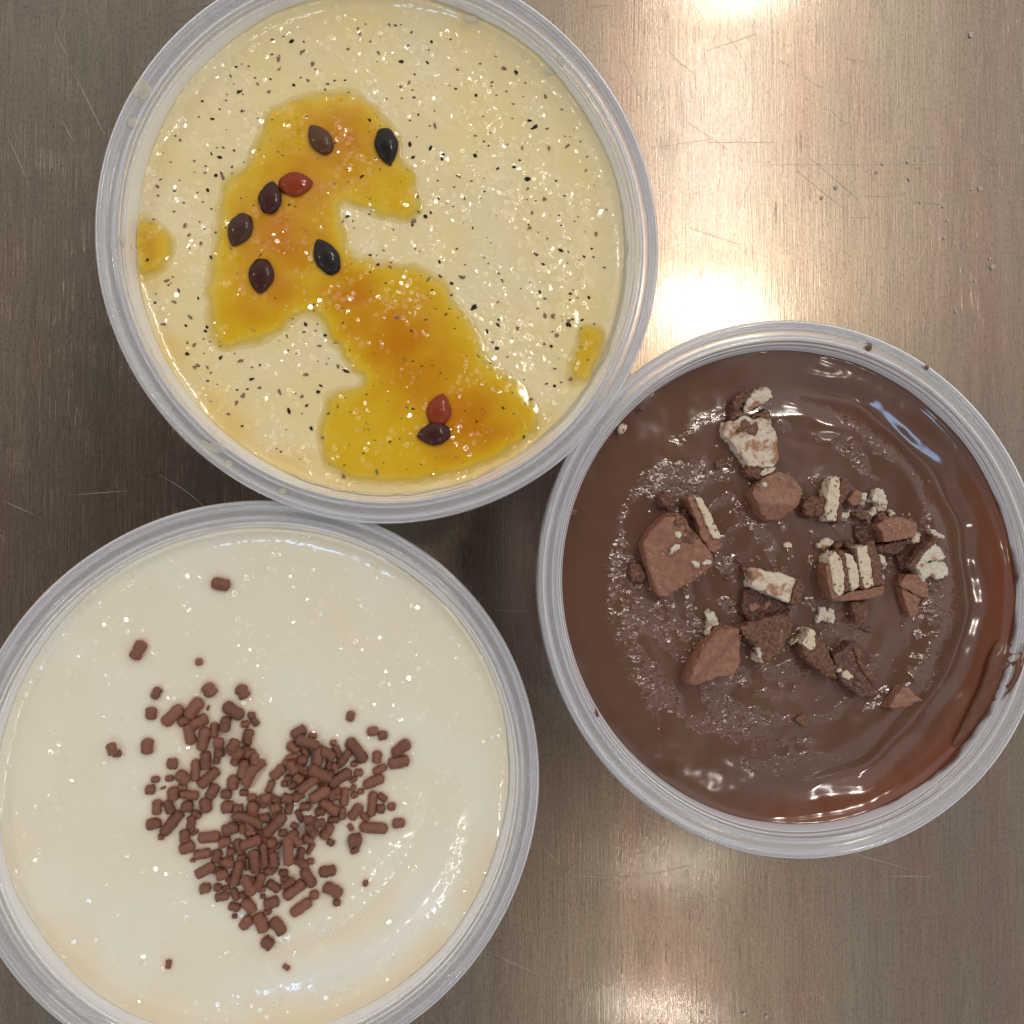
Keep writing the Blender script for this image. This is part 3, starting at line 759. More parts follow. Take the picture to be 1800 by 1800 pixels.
# darker under-layer that fills the gaps of the heap
base_n = len(SP)
for k in range(34):
    for _ in range(40):
        px, py = random.uniform(380, 590), random.uniform(1290, 1570)
        nb = sum(1 for q in SP[:base_n] if math.hypot(q[0] - px, q[1] - py) < 34)
        if nb >= 6: break
    SP.append((px, py, random.uniform(20, 34), random.uniform(14, 18), random.uniform(0, 180)))
def sprinkle_mesh(asp, sd, bend=0.0):
    n, k = 11, 12
    V, Q = [], []
    cap = .30
    for i in range(n + 1):
        u = i / n
        e = min(u, 1 - u) * asp
        if i in (0, n): prof = 0
        else:
            q = min(e / cap, 1.0); prof = (1 - (1 - q) ** 2.6) ** .5
        if i == 1 or i == n - 1: prof = max(prof, .55)
        x = (u - .5) * asp
        for j in range(k):
            a = 2 * math.pi * j / k
            r = .5 * prof * (1 + .26 * float(gn(u * 3 * asp + sd * 7, math.cos(a) * 1.2 + math.sin(a) * .8, sd)))
            V.append((x, r * math.cos(a) + bend * (1 - (2 * u - 1) ** 2), r * math.sin(a)))
    for i in range(n):
        for j in range(k):
            Q.append((i * k + j, i * k + (j + 1) % k, (i + 1) * k + (j + 1) % k, (i + 1) * k + j))
    me = mesh_np('chocolate_sprinkle', V, Q); me.materials.append(SPRINK); return me
ASPS = [1.0, 1.3, 1.6, 2.0, 2.5, 3.2]
SM = {a: [sprinkle_mesh(a, int(a * 10) + q) for q in range(3)] for a in ASPS}
BENT = sprinkle_mesh(3.6, 5, .35)
def sprinkles():
    kept = []
    # drop near-duplicates read from overlapping views
    for s in SP:
        if any(math.hypot(s[0] - q[0], s[1] - q[1]) < 5.5 and q in SP[:base_n] for q in kept) and s in SP[:base_n]: continue
        kept.append(s)
    order = sorted(range(len(kept)), key=lambda i: (0 if kept[i] in SP[base_n:] else 1, kept[i][2] + random.uniform(-7, 7)))
    done = []
    recs = []
    for i in order:
        px, py, l, wd, a = kept[i]
        lvl = 0
        for (qx, qy, ql, qw, qa, qz) in done:
            # capsule overlap in the picture plane
            ca, sa = math.cos(math.radians(qa)), -math.sin(math.radians(qa))
            dmin = 1e9
            for t in (-.5, -.25, 0, .25, .5):
                x1 = px + t * max(l - wd, 0) * math.cos(math.radians(a)); y1 = py - t * max(l - wd, 0) * math.sin(math.radians(a))
                u = max(-.5 * max(ql - qw, 0), min(.5 * max(ql - qw, 0), (x1 - qx) * ca + (y1 - qy) * sa))
                dmin = min(dmin, math.hypot(x1 - qx - u * ca, y1 - qy - u * sa))
            if dmin < .33 * (wd + qw):
                lvl = max(lvl, qz + .45 * (qw + wd) * .5 * .11)
        lvl = min(lvl, 3.2)
        done.append((px, py, l, wd, a, lvl))
        x, y, z = surf('C', px, py, lvl + .6)
        w_m = wd * MM / 9.0 * 1.03; l_m = l * MM / 9.0 * 1.03
        asp = l_m / w_m
        key = min(ASPS, key=lambda q: abs(q - asp))
        me = random.choice(SM[key])
        if l > 55: me = BENT; key = 3.6
        sunk = l < 18 and py > 1690
        o = link('chocolate_sprinkle', me, None, None, (x, y, z + (lvl + wd / 9.0 * (.22 if not sunk else -.2)) * MM))
        o.scale = (l_m / key, w_m, w_m * .95)
        o.rotation_euler = (random.uniform(0, 6), random.gauss(0, .06) if lvl < .1 else random.gauss(0, .14), math.radians(a))
        if me is BENT: o.rotation_euler = (0, 0, math.radians(a))
        recs.append((o, px, py, l, wd, a, lvl))
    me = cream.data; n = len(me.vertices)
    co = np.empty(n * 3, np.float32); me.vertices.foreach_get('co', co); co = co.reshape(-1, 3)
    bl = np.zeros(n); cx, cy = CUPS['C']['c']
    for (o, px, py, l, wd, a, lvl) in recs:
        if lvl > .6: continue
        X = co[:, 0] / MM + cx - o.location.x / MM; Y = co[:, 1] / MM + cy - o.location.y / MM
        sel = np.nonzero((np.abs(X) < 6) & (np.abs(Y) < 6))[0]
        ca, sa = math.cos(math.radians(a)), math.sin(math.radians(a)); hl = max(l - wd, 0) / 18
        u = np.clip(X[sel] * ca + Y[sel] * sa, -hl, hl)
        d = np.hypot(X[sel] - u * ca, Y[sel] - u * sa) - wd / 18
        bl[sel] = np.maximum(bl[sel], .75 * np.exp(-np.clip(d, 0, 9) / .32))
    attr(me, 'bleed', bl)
    # labels: size, lie, part of the heap, then rank from the left among equals
    groups = {}
    for (o, px, py, l, wd, a, lvl) in recs:
        size = 'long' if l > 34 else 'medium' if l > 25 else 'short' if l / wd > 1.25 else 'round'
        aa = a % 180
        lie = '' if l / wd < 1.25 else (' level' if aa < 18 or aa > 162 else ' upright' if 72 < aa < 108 else ' right-leaning' if aa <= 72 else ' left-leaning')
        if py < 1185: part = 'alone on bare cream above the heap'
        elif py > 1670: part = 'alone on bare cream below the heap'
        elif px < 275 and py < 1340: part = 'alone left of the heap'
        elif px > 630 and py > 1540: part = 'alone to the lower right of the heap'
        else:
            col = 'left' if px < 400 else 'right' if px > 560 else 'middle'
            row = 'top' if py < 1290 else 'upper' if py < 1370 else 'central' if py < 1450 else 'lower' if py < 1560 else 'bottom'
            part = 'in the ' + row + ' ' + col + ' of the heap'
        if lvl > 1.2: part = part.replace('in the', 'on top in the')
        groups.setdefault((size, lie, part), []).append((px, o))
    for (size, lie, part), L in groups.items():
        L.sort(key=lambda q: q[0])
        for r, (px, o) in enumerate(L):
            base = '%s%s chocolate sprinkle %s' % (size, lie, part)
            if len(L) > 1: base += ', ' + ORD(r + 1) + ' from left'
            tag(o, base, 'sprinkle', 'brown chocolate sprinkles on the white cream')
sprinkles()

# chocolate wafer pieces ---------------------------------------------
def chunk(name, P, ox, oy, s, h, mat, parent=None, sink=.6, amp=.22, tilt=(0, 0), ridge=None, bev=.35, cuts=2, seed=0, lift=0.0, key='B'):
    """prism with a rough, rounded top from an outline; h = height over the surface in mm"""
    pts = [(ox + x / s, oy + y / s) for x, y in P]
    cxp = sum(p[0] for p in pts) / len(pts); cyp = sum(p[1] for p in pts) / len(pts)
    _, _, zs = surf(key, cxp, cyp, h)
    ztop = zs + (h + lift) * MM
    c0 = W(cxp, cyp, ztop)
    L = [((W(px, py, ztop)[0] - c0[0]) / MM, (W(px, py, ztop)[1] - c0[1]) / MM) for px, py in pts]
    area_ = sum(L[i][0] * L[(i + 1) % len(L)][1] - L[(i + 1) % len(L)][0] * L[i][1] for i in range(len(L)))
    if area_ < 0: L = L[::-1]
    bm = bmesh.new()
    top = [bm.verts.new((x, y, 0)) for x, y in L]
    bot = [bm.verts.new((x * 1.02, y * 1.02, -(h + sink))) for x, y in L]
    ft = bm.faces.new(top); fb = bm.faces.new(bot[::-1])
    n = len(L)
    for i in range(n):
        bm.faces.new((top[i], bot[i], bot[(i + 1) % n], top[(i + 1) % n]))
    size = math.sqrt(abs(area_) / 2)
    bmesh.ops.triangulate(bm, faces=bm.faces)
    lim = max(.32, size * .07)
    for _ in range(cuts + 2):
        big = [e for e in bm.edges if e.calc_length() > lim]
        if len(bm.faces) > 7000 or not big: break
        bmesh.ops.subdivide_edges(bm, edges=big, cuts=1)
        bmesh.ops.triangulate(bm, faces=[f for f in bm.faces if len(f.verts) > 3])
    for _ in range(3 if bev > .25 else 1):
        bmesh.ops.smooth_vert(bm, verts=bm.verts, factor=.5, use_axis_x=True, use_axis_y=True, use_axis_z=True)
    bm.normal_update()
    vs = list(bm.verts)
    co = np.array([v.co[:] for v in vs]); no = np.array([v.normal[:] for v in vs])
    A_ = 1.5 * amp * (fbm(co[:, 0] / 1.6 + seed, co[:, 1] / 1.6 + co[:, 2] * .7, seed + 5, 3) + (.35 if mat is MILK else .75) * gn(co[:, 0] / .5, co[:, 1] / .5 + co[:, 2], seed + 9))
    co = co + no * A_[:, None]
    up = np.clip((co[:, 2] + h * .5) / (h * .5 + 1e-6), 0, 1)
    dz = (co[:, 0] * tilt[0] + co[:, 1] * tilt[1])
    if ridge:
        (x1, y1, x2, y2, rh, rwid) = ridge
        a = W(ox + x1 / s, oy + y1 / s, ztop); b = W(ox + x2 / s, oy + y2 / s, ztop)
        ax, ay = (a[0] - c0[0]) / MM, (a[1] - c0[1]) / MM; bx, by = (b[0] - c0[0]) / MM, (b[1] - c0[1]) / MM
        ex, ey = bx - ax, by - ay
        t = np.clip(((co[:, 0] - ax) * ex + (co[:, 1] - ay) * ey) / (ex * ex + ey * ey), 0, 1)
        d = np.hypot(co[:, 0] - ax - t * ex, co[:, 1] - ay - t * ey)
        dz = dz + rh * (np.clip(1 - d / rwid, 0, 1)) - rh * .5
    co[:, 2] += dz * up
    for v, q in zip(vs, co): v.co = Vector(q * MM)
    me = bpy.data.meshes.new(name); bm.to_mesh(me); bm.free()
    me.polygons.foreach_set('use_smooth', [True] * len(me.polygons))
    me.materials.append(mat)
    o = link(name, me, None)
    o.location = (c0[0], c0[1], ztop)
    if parent is not None:
        o.parent = parent; o.location = Vector(o.location) - Vector(parent.location)
    return o
GB = 'chocolate wafer pieces on the pudding'
def wthing(name, px, py, label, cat='wafer'):
    x, y, z = surf('B', px, py); e = empty(name, (x, y, z)); tag(e, label, cat, GB); return e

# pale broken sheet at the top
c3 = (1260, 660, 6.925)
e = wthing('wafer_piece', 1320, 790, 'large pale cream wafer sheet with brown smears, topmost in the pudding')
chunk('wafer_sheet', [(85,620),(130,560),(220,560),(330,480),(470,520),(560,480),(640,520),(700,640),(740,800),(760,960),(740,1080),(690,1120),(380,1100),(360,1060),(270,950),(190,800),(100,730)], *c3, 3.0, SMWAFER, e, amp=.22, tilt=(.05, .0), seed=1)
chunk('chocolate_patch', [(300,560),(350,520),(420,600),(490,560),(500,660),(470,740),(400,720),(350,660),(230,700),(290,620)], *c3, 3.25, CRUMBLY, e, amp=.15, bev=.12, seed=2)
chunk('chocolate_patch', [(590,400),(650,450),(650,560),(600,500),(500,500),(440,520),(480,460),(560,450)], *c3, 3.3, CRUMBLY, e, amp=.15, bev=.12, seed=3)
chunk('chocolate_edge', [(380,1090),(700,1110),(740,1130),(690,1200),(600,1280),(500,1250),(390,1230),(350,1160)], *c3, 2.6, CRUMBLY, e, amp=.25, seed=4)
chunk('wafer_crumb', [(530,1190),(600,1130),(730,1120),(690,1180),(560,1220)], *c3, 3.2, WHWAFER, e, amp=.15, bev=.12, seed=4)
e = wthing('wafer_piece', 1305, 700, 'thin brown-speckled wafer shards above the large pale wafer sheet')
chunk('shard', [(195,430),(200,330),(250,260),(330,190),(410,170),(400,240),(350,330),(300,400)], *c3, 2.6, CRUMBLY, e, amp=.3, bev=.2, seed=6)
chunk('shard', [(370,340),(420,230),(520,170),(620,130),(670,270),(560,330),(420,420),(340,470)], *c3, 3.4, SMWAFER, e, amp=.25, bev=.2, tilt=(0, .2), seed=7)
chunk('shard', [(185,470),(210,420),(300,400),(330,470),(200,540)], *c3, 2.6, CRUMBLY, e, amp=.3, bev=.2, seed=8)
o = chunk('chocolate_chunk', [(440,1430),(560,1270),(740,1170),(870,1190),(1000,1290),(1080,1440),(990,1600),(800,1760),(640,1760),(540,1650)], *c3, 4.4, MILK, None, amp=.16, tilt=(-.02, .14), ridge=(560, 1560, 900, 1560, 1.6, 3.2), bev=.5, seed=9)
tag(o, 'smooth block-shaped milk chocolate chunk just below the pale wafer sheet', 'chocolate', GB)
# coated diamond and its neighbours
c4 = (1090, 850, 8.18)
o = chunk('chocolate_chunk', [(340,850),(500,620),(680,440),(800,420),(900,440),(1000,620),(1120,760),(1250,900),(1330,1050),(1320,1200),(1100,1400),(850,1530),(700,1650),(600,1640),(500,1450),(400,1150)], *c4, 4.6, MILK, None, amp=.2, tilt=(.08, .09), ridge=(700, 600, 1250, 1150, .5, 4), bev=.5, seed=11)
tag(o, 'largest diamond-shaped milk chocolate chunk, sprinkled with pale crumbs, on the left', 'chocolate', GB)
for i, (P, lab) in enumerate([([(740,930),(800,870),(860,880),(870,930),(790,990),(730,1030)], 'oval pale wafer crumb in the middle of the largest chocolate chunk'),
             ([(1030,1130),(1090,1110),(1150,1140),(1140,1210),(1110,1220)], 'bent pale wafer crumb near the lower right corner of the largest chunk'),
             ([(1185,1150),(1240,1090),(1320,1120),(1310,1150),(1230,1185)], 'flat pale wafer crumb on the right corner of the largest chunk'),
             ([(800,700),(870,680),(900,730),(850,790),(810,760)], 'greyish crumb on the upper part of the largest chocolate chunk')]):
    o = chunk('wafer_crumb', P, *c4, 5.3, WHWAFER if i < 3 else WAFER, None, sink=.5, amp=.12, bev=.15, seed=20 + i, lift=.2); tag(o, lab, 'crumb', GB)
o = chunk('wafer_crumb', [(690,450),(760,430),(900,440),(960,560),(940,640),(850,620),(760,560),(700,520)], *c4, 5.2, CRUMBLY, None, sink=.8, amp=.3, bev=.2, seed=26); tag(o, 'rough brown crumb on the upper tip of the largest chocolate chunk', 'crumb', GB)
o = chunk('wafer_crumb', [(940,640),(1060,650),(1130,790),(1060,840),(960,860),(880,780)], *c4, 5.4, CRUMBLY, None, sink=.8, amp=.3, bev=.2, seed=27); tag(o, 'rough brown crumb along the upper right edge of the largest chunk', 'crumb', GB)
o = chunk('chocolate_crumb', [(560,170),(640,120),(720,160),(760,320),(730,400),(670,340),(590,260)], *c4, 2.8, CRUMBLY, None, amp=.3, seed=28); tag(o, 'knobbly brown crumb sticking out above the largest chunk', 'crumb', GB)
o = chunk('chocolate_crumb', [(150,1180),(220,1140),(300,1170),(370,1320),(340,1420),(200,1400),(150,1300)], *c4, 1.7, CRUMBLY, None, amp=.25, seed=29); tag(o, 'round orange-brown crumb to the left of the largest chunk', 'crumb', GB)
e = wthing('wafer_piece', 1240, 915, 'wafer stick leaning right of the largest chunk, pale stripe on its right side')
chunk('chocolate_coat', [(960,230),(1000,180),(1080,200),(1180,430),(1250,600),(1340,780),(1450,800),(1470,930),(1380,1000),(1290,970),(1170,800),(1100,560)], *c4, 3.6, MILK, e, amp=.25, bev=.3, tilt=(-.25, -.1), seed=30)
chunk('wafer_layer', [(1080,215),(1130,190),(1165,200),(1270,370),(1390,620),(1455,760),(1430,800),(1340,780),(1250,600),(1180,430)], *c4, 4.0, WAFER, e, amp=.15, bev=.2, tilt=(-.2, -.1), seed=31)
o = chunk('chocolate_crumb', [(880,390),(960,370),(1060,560),(1150,780),(1240,900),(1150,860),(1040,700),(980,560)], *c4, 1.5, WETDARK, None, amp=.3, seed=32); tag(o, 'sunken brown strip darkened for shade between the largest chunk and the leaning wafer stick', 'chocolate', GB)  # brown piece in shadow, its shade put into the dark colour
# upper right cluster
c5 = (1400, 830, 6.0)
e = wthing('wafer_piece', 1470, 880, 'upright wafer stick with dark pores, left of the small brown dome')
chunk('wafer_layer', [(365,65),(410,45),(460,55),(455,250),(445,330),(430,420),(425,515),(330,500),(310,420),(330,330),(325,220)], *c5, 3.6, WAFER, e, amp=.18, bev=.25, seed=33)
chunk('chocolate_layer', [(462,55),(540,60),(560,200),(500,330),(480,500),(440,540),(432,420),(455,250)], *c5, 3.2, CRUMBLY, e, amp=.22, bev=.3, seed=34)
for i, (P, h, mt, lab) in enumerate([
    ([(80,350),(140,260),(220,270),(300,260),(335,350),(300,440),(180,470),(90,430)], 2.6, CRUMBLY, 'round knobbly brown crumb touching the left side of the upright wafer stick'),
    ([(540,290),(600,220),(650,180),(700,220),(720,340),(600,350)], 2.4, MILK, 'small brown chocolate dome right of the upright wafer stick'),
    ([(680,250),(700,225),(740,230),(730,340),(700,330)], 2.8, WHWAFER, 'small white crumb on the right end of the small brown dome'),
    ([(840,170),(900,180),(950,280),(940,400),(880,410),(870,320),(800,300)], 2.2, WHWAFER, 'pale narrow wafer crumb at the upper right of the pieces'),
    ([(480,430),(560,420),(545,505),(470,490)], 1.8, WHWAFER, 'pale square crumb at the foot of the upright wafer stick'),
    ([(590,430),(720,430),(800,490),(700,500)], 1.6, CRUMBLY, 'flat brown flake below the small brown dome'),
    ([(770,420),(820,380),(850,420),(800,480)], 1.7, WAFER, 'olive-brown crumb between the small dome and the large dome'),
    ([(860,430),(940,420),(950,480),(880,530),(850,480)], 2.2, CRUMBLY, 'orange-brown crumb right above the large brown dome'),
    ([(980,410),(1030,400),(1040,440),(1000,460)], 1.2, WAFER, 'tiny beige crumb to the upper right of the large brown dome'),
    ([(860,570),(960,490),(1090,470),(1210,520),(1280,610),(1230,690),(1080,720),(930,740),(920,640)], 4.2, MILK, 'large smooth milk chocolate dome at the upper right'),
    ([(840,800),(940,760),(1080,725),(1230,700),(1130,800),(1060,860),(940,860),(860,850)], 2.6, WETDARK, 'curved dark chocolate shell directly under the large brown dome'),
    ([(620,560),(720,560),(900,600),(900,700),(850,760),(700,760),(620,680)], 1.0, WETDARK, 'dark wet chocolate mound left of the large brown dome'),
    ([(1210,700),(1250,650),(1330,660),(1300,720),(1250,750)], 2.6, WAFER, 'small beige crumb at the right edge of the large brown dome'),
    ([(1420,600),(1470,620),(1570,690),(1500,700),(1420,640)], 1.6, WHWAFER, 'pale pointed crumb above the white wafer heap'),
    ([(220,770),(260,720),(320,700),(410,720),(370,770),(300,810),(245,800)], 1.6, SMWAFER, 'pale flake to the upper left of the striped wafer block'),
    ([(400,770),(470,720),(510,740),(450,800),(410,800)], 1.4, CRUMBLY, 'narrow brown flake just above the striped wafer block'),
    ([(530,740),(590,720),(610,760),(570,810),(530,790)], 2.2, CRUMBLY, 'orange crumb touching the top of the striped wafer block'),
    ([(240,1500),(250,1420),(300,1430),(330,1480),(360,1430),(400,1450),(415,1550),(380,1600),(300,1570),(210,1590)], 1.2, WHWAFER, 'star-shaped white crumb below the striped wafer block'),
    ([(590,1370),(740,1370),(760,1500),(740,1600),(640,1580),(590,1450)], 2.2, CRUMBLY, 'rusty brown crumb right under the striped wafer block'),
    ([(1100,1190),(1160,1080),(1280,1080),(1380,1170),(1390,1330),(1260,1290)], 3.0, MILK, 'flat milk chocolate shard below the white wafer heap'),
    ([(1100,1210),(1260,1300),(1300,1335),(1285,1430),(1250,1530),(1210,1530),(1150,1370)], 2.4, MILK, 'pointed chocolate wedge under the flat shard, lowest on the right'),
    ([(1060,880),(1150,850),(1260,870),(1190,1000),(1160,1080),(1100,1000)], 1.2, WETDARK, 'dark wet chocolate patch left of the white wafer heap')]):
    o = chunk('chocolate_piece' if mt in (MILK, WETDARK) else 'wafer_crumb', P, *c5, h, mt, None, amp=.18 if mt is MILK else .25, bev=.45 if h > 2.3 else .2, seed=40 + i, tilt=((.1, .05) if mt is MILK else (0, 0)))
    tag(o, lab, 'chocolate' if mt in (MILK, WETDARK) else 'crumb', GB)
e = wthing('wafer_piece', 1505, 1005, 'striped wafer block with three pale layers seen from its cut side')
lay = [([(310,1010),(345,960),(362,1010),(400,1240),(440,1310),(420,1345),(370,1340)], MILK, 4.6),
       ([(345,910),(410,830),(450,880),(500,1020),(510,1270),(445,1310),(402,1240),(364,1010)], WAFER, 5.0),
       ([(440,830),(500,820),(538,1000),(562,1255),(514,1270),(502,1020),(452,880)], CRUMBLY, 4.7),
       ([(512,850),(600,880),(648,1020),(668,1190),(600,1260),(567,1200),(541,1000)], WAFER, 5.0),
       ([(602,830),(648,800),(660,980),(692,1140),(725,1225),(672,1225),(652,1020)], CRUMBLY, 4.7),
       ([(642,790),(690,800),(745,770),(788,1000),(818,1200),(730,1230),(694,1140),(660,980)], WAFER, 5.0),
       ([(745,740),(820,730),(860,860),(890,960),(895,1060),(935,1180),(822,1200),(792,1000),(752,800)], CRUMBLY, 4.8)]
for i, (P, mt, h) in enumerate(lay):
    chunk('wafer_layer' if mt is WAFER else 'chocolate_layer', P, *c5, h, mt, e, amp=.13, bev=.22, seed=70 + i)
chunk('chocolate_coat', [(370,1350),(440,1315),(560,1262),(730,1235),(920,1190),(925,1290),(760,1345),(560,1360),(400,1362)], *c5, 4.0, MILK, e, amp=.12, bev=.3, tilt=(0, .25), seed=78)
chunk('crumb', [(870,870),(940,890),(960,980),(920,1000),(890,940)], *c5, 4.2, WHWAFER, e, amp=.2, bev=.2, seed=79)
chunk('crumb', [(895,1090),(940,1100),(935,1150),(900,1140)], *c5, 4.2, WHWAFER, e, amp=.2, bev=.2, seed=80)
e = wthing('wafer_piece', 1640, 990, 'heap of white wafer flakes with a brown back, furthest right')
chunk('chocolate_back', [(1180,1000),(1290,860),(1380,760),(1480,690),(1495,720),(1400,830),(1300,950),(1250,1040)], *c5, 4.0, CRUMBLY, e, amp=.2, seed=81)
chunk('wafer_flake', [(1260,990),(1340,860),(1470,750),(1530,800),(1490,830),(1580,890),(1560,925),(1400,935)], *c5, 3.6, WHWAFER, e, amp=.2, bev=.25, tilt=(-.15, 0), seed=82)
chunk('wafer_flake', [(1250,1010),(1290,960),(1400,945),(1565,940),(1590,980),(1625,1060),(1560,1120),(1500,1130),(1430,1080),(1340,1150),(1300,1100),(1290,1040)], *c5, 3.2, WHWAFER, e, amp=.25, bev=.25, tilt=(-.15, 0), seed=83)
chunk('chocolate_crumb', [(1340,1160),(1420,1090),(1470,1130),(1420,1165)], *c5, 2.0, CRUMBLY, e, amp=.2, seed=84)
# middle cluster
c6 = (1190, 980, 7.5)
e = wthing('wafer_piece', 1365, 1030, 'cream-coloured wafer slab with a brown right end, in the centre of the pudding')
chunk('wafer_slab', [(990,160),(1090,150),(1180,190),(1400,210),(1585,290),(1535,420),(1475,600),(1300,520),(1080,430),(985,380),(1010,280)], *c6, 4.6, SMWAFER, e, amp=.15, bev=.35, seed=85)
chunk('chocolate_end', [(1590,290),(1640,280),(1680,400),(1640,600),(1540,630),(1480,605),(1540,425)], *c6, 4.2, CRUMBLY, e, amp=.2, bev=.3, seed=86)
for i, (P, h, mt, lab, tl, rg) in enumerate([
    ([(880,440),(1000,400),(1080,450),(1290,540),(1470,630),(1450,720),(1300,770),(1150,800),(960,830),(880,740),(860,600)], 2.0, WETDARK, 'dark crumbly wet chocolate under the cream-coloured slab', (0, 0), None),
    ([(890,120),(950,100),(975,170),(950,205),(890,180)], 1.6, CRUMBLY, 'small brown crumb off the left corner of the cream-coloured slab', (0, 0), None),
    ([(135,1640),(220,1420),(380,1150),(560,960),(720,920),(840,960),(860,1150),(870,1380),(760,1560),(520,1600),(300,1700),(200,1690)], 4.6, MILK, 'big triangular chocolate chunk with a ridge, lower left', (0, -.04), (160, 1600, 720, 960, 1.8, 2.6)),
    ([(830,940),(1000,860),(1200,800),(1450,740),(1500,680),(1530,750),(1510,1000),(1400,1200),(1270,1380),(1130,1400),(1080,1200),(930,1060)], 4.0, CRUMBLY, 'rough triangular chunk pointing down, right of the big triangular chunk', (0, .05), (1450, 740, 1300, 1350, .8, 3)),
    ([(1055,1190),(1115,1230),(1135,1390),(1080,1370)], 3.6, WHWAFER, 'white sliver on the left flank of the rough triangular chunk', (0, 0), None),
    ([(385,720),(430,690),(450,740),(500,740),(550,870),(450,940),(430,1020),(385,1010),(405,900)], 1.3, WHWAFER, 'ragged white scrap above the big triangular chunk', (0, 0), None),
    ([(960,620),(1050,590),(1090,650),(1010,720),(970,690)], 2.6, MILK, 'light brown crumb in the dark wet chocolate under the slab', (0, 0), None),
    ([(1150,620),(1230,560),(1260,620),(1180,690)], 2.6, MILK, 'small brown crumb under the middle of the slab', (0, 0), None)]):
    o = chunk('chocolate_chunk' if mt in (MILK, WETDARK) else 'wafer_crumb', P, *c6, h, mt, None, amp=.2 if mt is MILK else .28, bev=.4 if h > 2.5 else .2, tilt=tl, ridge=rg, seed=90 + i)
    tag(o, lab, 'chocolate' if mt in (MILK, WETDARK) else 'crumb', GB)
# lower right cluster
c7 = (1380, 1040, 6.923)
e = wthing('wafer_piece', 1440, 1145, 'slanting wafer chunk with a pale upper end, right of the rough triangular chunk')
chunk('chocolate_coat', [(365,480),(480,620),(540,780),(580,840),(630,1060),(520,1030),(400,930),(280,840),(220,740),(200,640),(300,715),(365,660)], *c7, 3.6, CRUMBLY, e, amp=.25, bev=.3, seed=101)
chunk('wafer_layer', [(205,620),(265,540),(275,490),(310,450),(370,480),(360,560),(375,660),(300,720)], *c7, 4.0, WAFER, e, amp=.18, bev=.2, seed=102)
for i, (P, h, mt, lab) in enumerate([
    ([(80,635),(150,570),(175,590),(160,620),(100,645)], 2.0, WAFER, 'thin pale splinter left of the slanting wafer chunk'),
    ([(580,760),(720,700),(800,600),(920,690),(970,880),(1060,1040),(1090,1150),(1160,1260),(1080,1310),(960,1290),(860,1250),(700,1110),(610,930)], 3.0, WETDARK, 'long dark wet chocolate piece at the lower right with tan crumbs on it'),
    ([(640,930),(700,950),(670,990),(625,965)], 3.6, WAFER, 'tan crumb at the upper left of the long dark piece'),
    ([(700,980),(770,960),(830,1040),(780,1070),(720,1040)], 3.6, WAFER, 'oval tan crumb in the middle of the long dark piece'),
    ([(870,1080),(940,1100),(920,1150),(860,1140)], 3.5, CRUMBLY, 'brown crumb low on the long dark piece'),
    ([(820,640),(920,690),(970,880),(1060,1040),(1080,1140),(1000,1060),(900,880),(860,760)], 3.5, CRUMBLY, 'brown ridge along the right side of the long dark piece'),
    ([(1260,1420),(1340,1290),(1420,1170),(1500,1160),(1590,1260),(1690,1330),(1580,1350),(1520,1400)], 2.4, MILK, 'lone triangular chocolate flake, lowest right'),
    ([(1050,1250),(1150,1240),(1160,1290),(1090,1310)], 2.6, WAFER, 'tan crumb at the lower tip of the long dark piece'),
    ([(900,440),(1080,430),(1060,500),(1000,490)], .7, WETDARK, 'faint sunken shard below the rusty crumb')]):
    o = chunk('chocolate_piece' if mt in (MILK, WETDARK) else 'wafer_crumb', P, *c7, h, mt, None, amp=.2, bev=.3, seed=110 + i)
    tag(o, lab, 'chocolate' if mt in (MILK, WETDARK) else 'crumb', GB)
for i, (px, py, d, mt, lab) in enumerate([(1386, 958, 12, WAFER, 'leaf-shaped beige crumb left of the striped wafer block'), (1266, 815, 16, CRUMBLY, 'greyish half sunken crumb left of the pale wafer sheet'),
        (1120, 1010, 9, CRUMBLY, 'tiny brown crumb by the left end of the largest chunk'), (1345, 852, 7, WHWAFER, 'tiny pale crumb on the smooth block-shaped chunk'), (1412, 1267, 20, CRUMBLY, 'half sunken brown lump near the bottom of the pudding'),
        (1300, 985, 8, CRUMBLY, 'tiny brown crumb above the cream-coloured slab'), (1279, 1016, 8, CRUMBLY, 'tiny beige dot between largest chunk and slab'), (1590, 1097, 6, MILK, 'tiny crumb beneath the pointed chocolate wedge')]):
    P = [(d * .6 * math.cos(a) * (1 + .25 * math.sin(3 * a + i)), d * .5 * math.sin(a) * (1 + .2 * math.cos(2 * a + i))) for a in [k * math.pi / 4 for k in range(8)]]
    o = chunk('crumb', P, px, py, 1.0, (6.0 if i == 3 else .8), mt, None, sink=.6, amp=.15, bev=.2, cuts=1, seed=130 + i); tag(o, lab, 'crumb', GB)

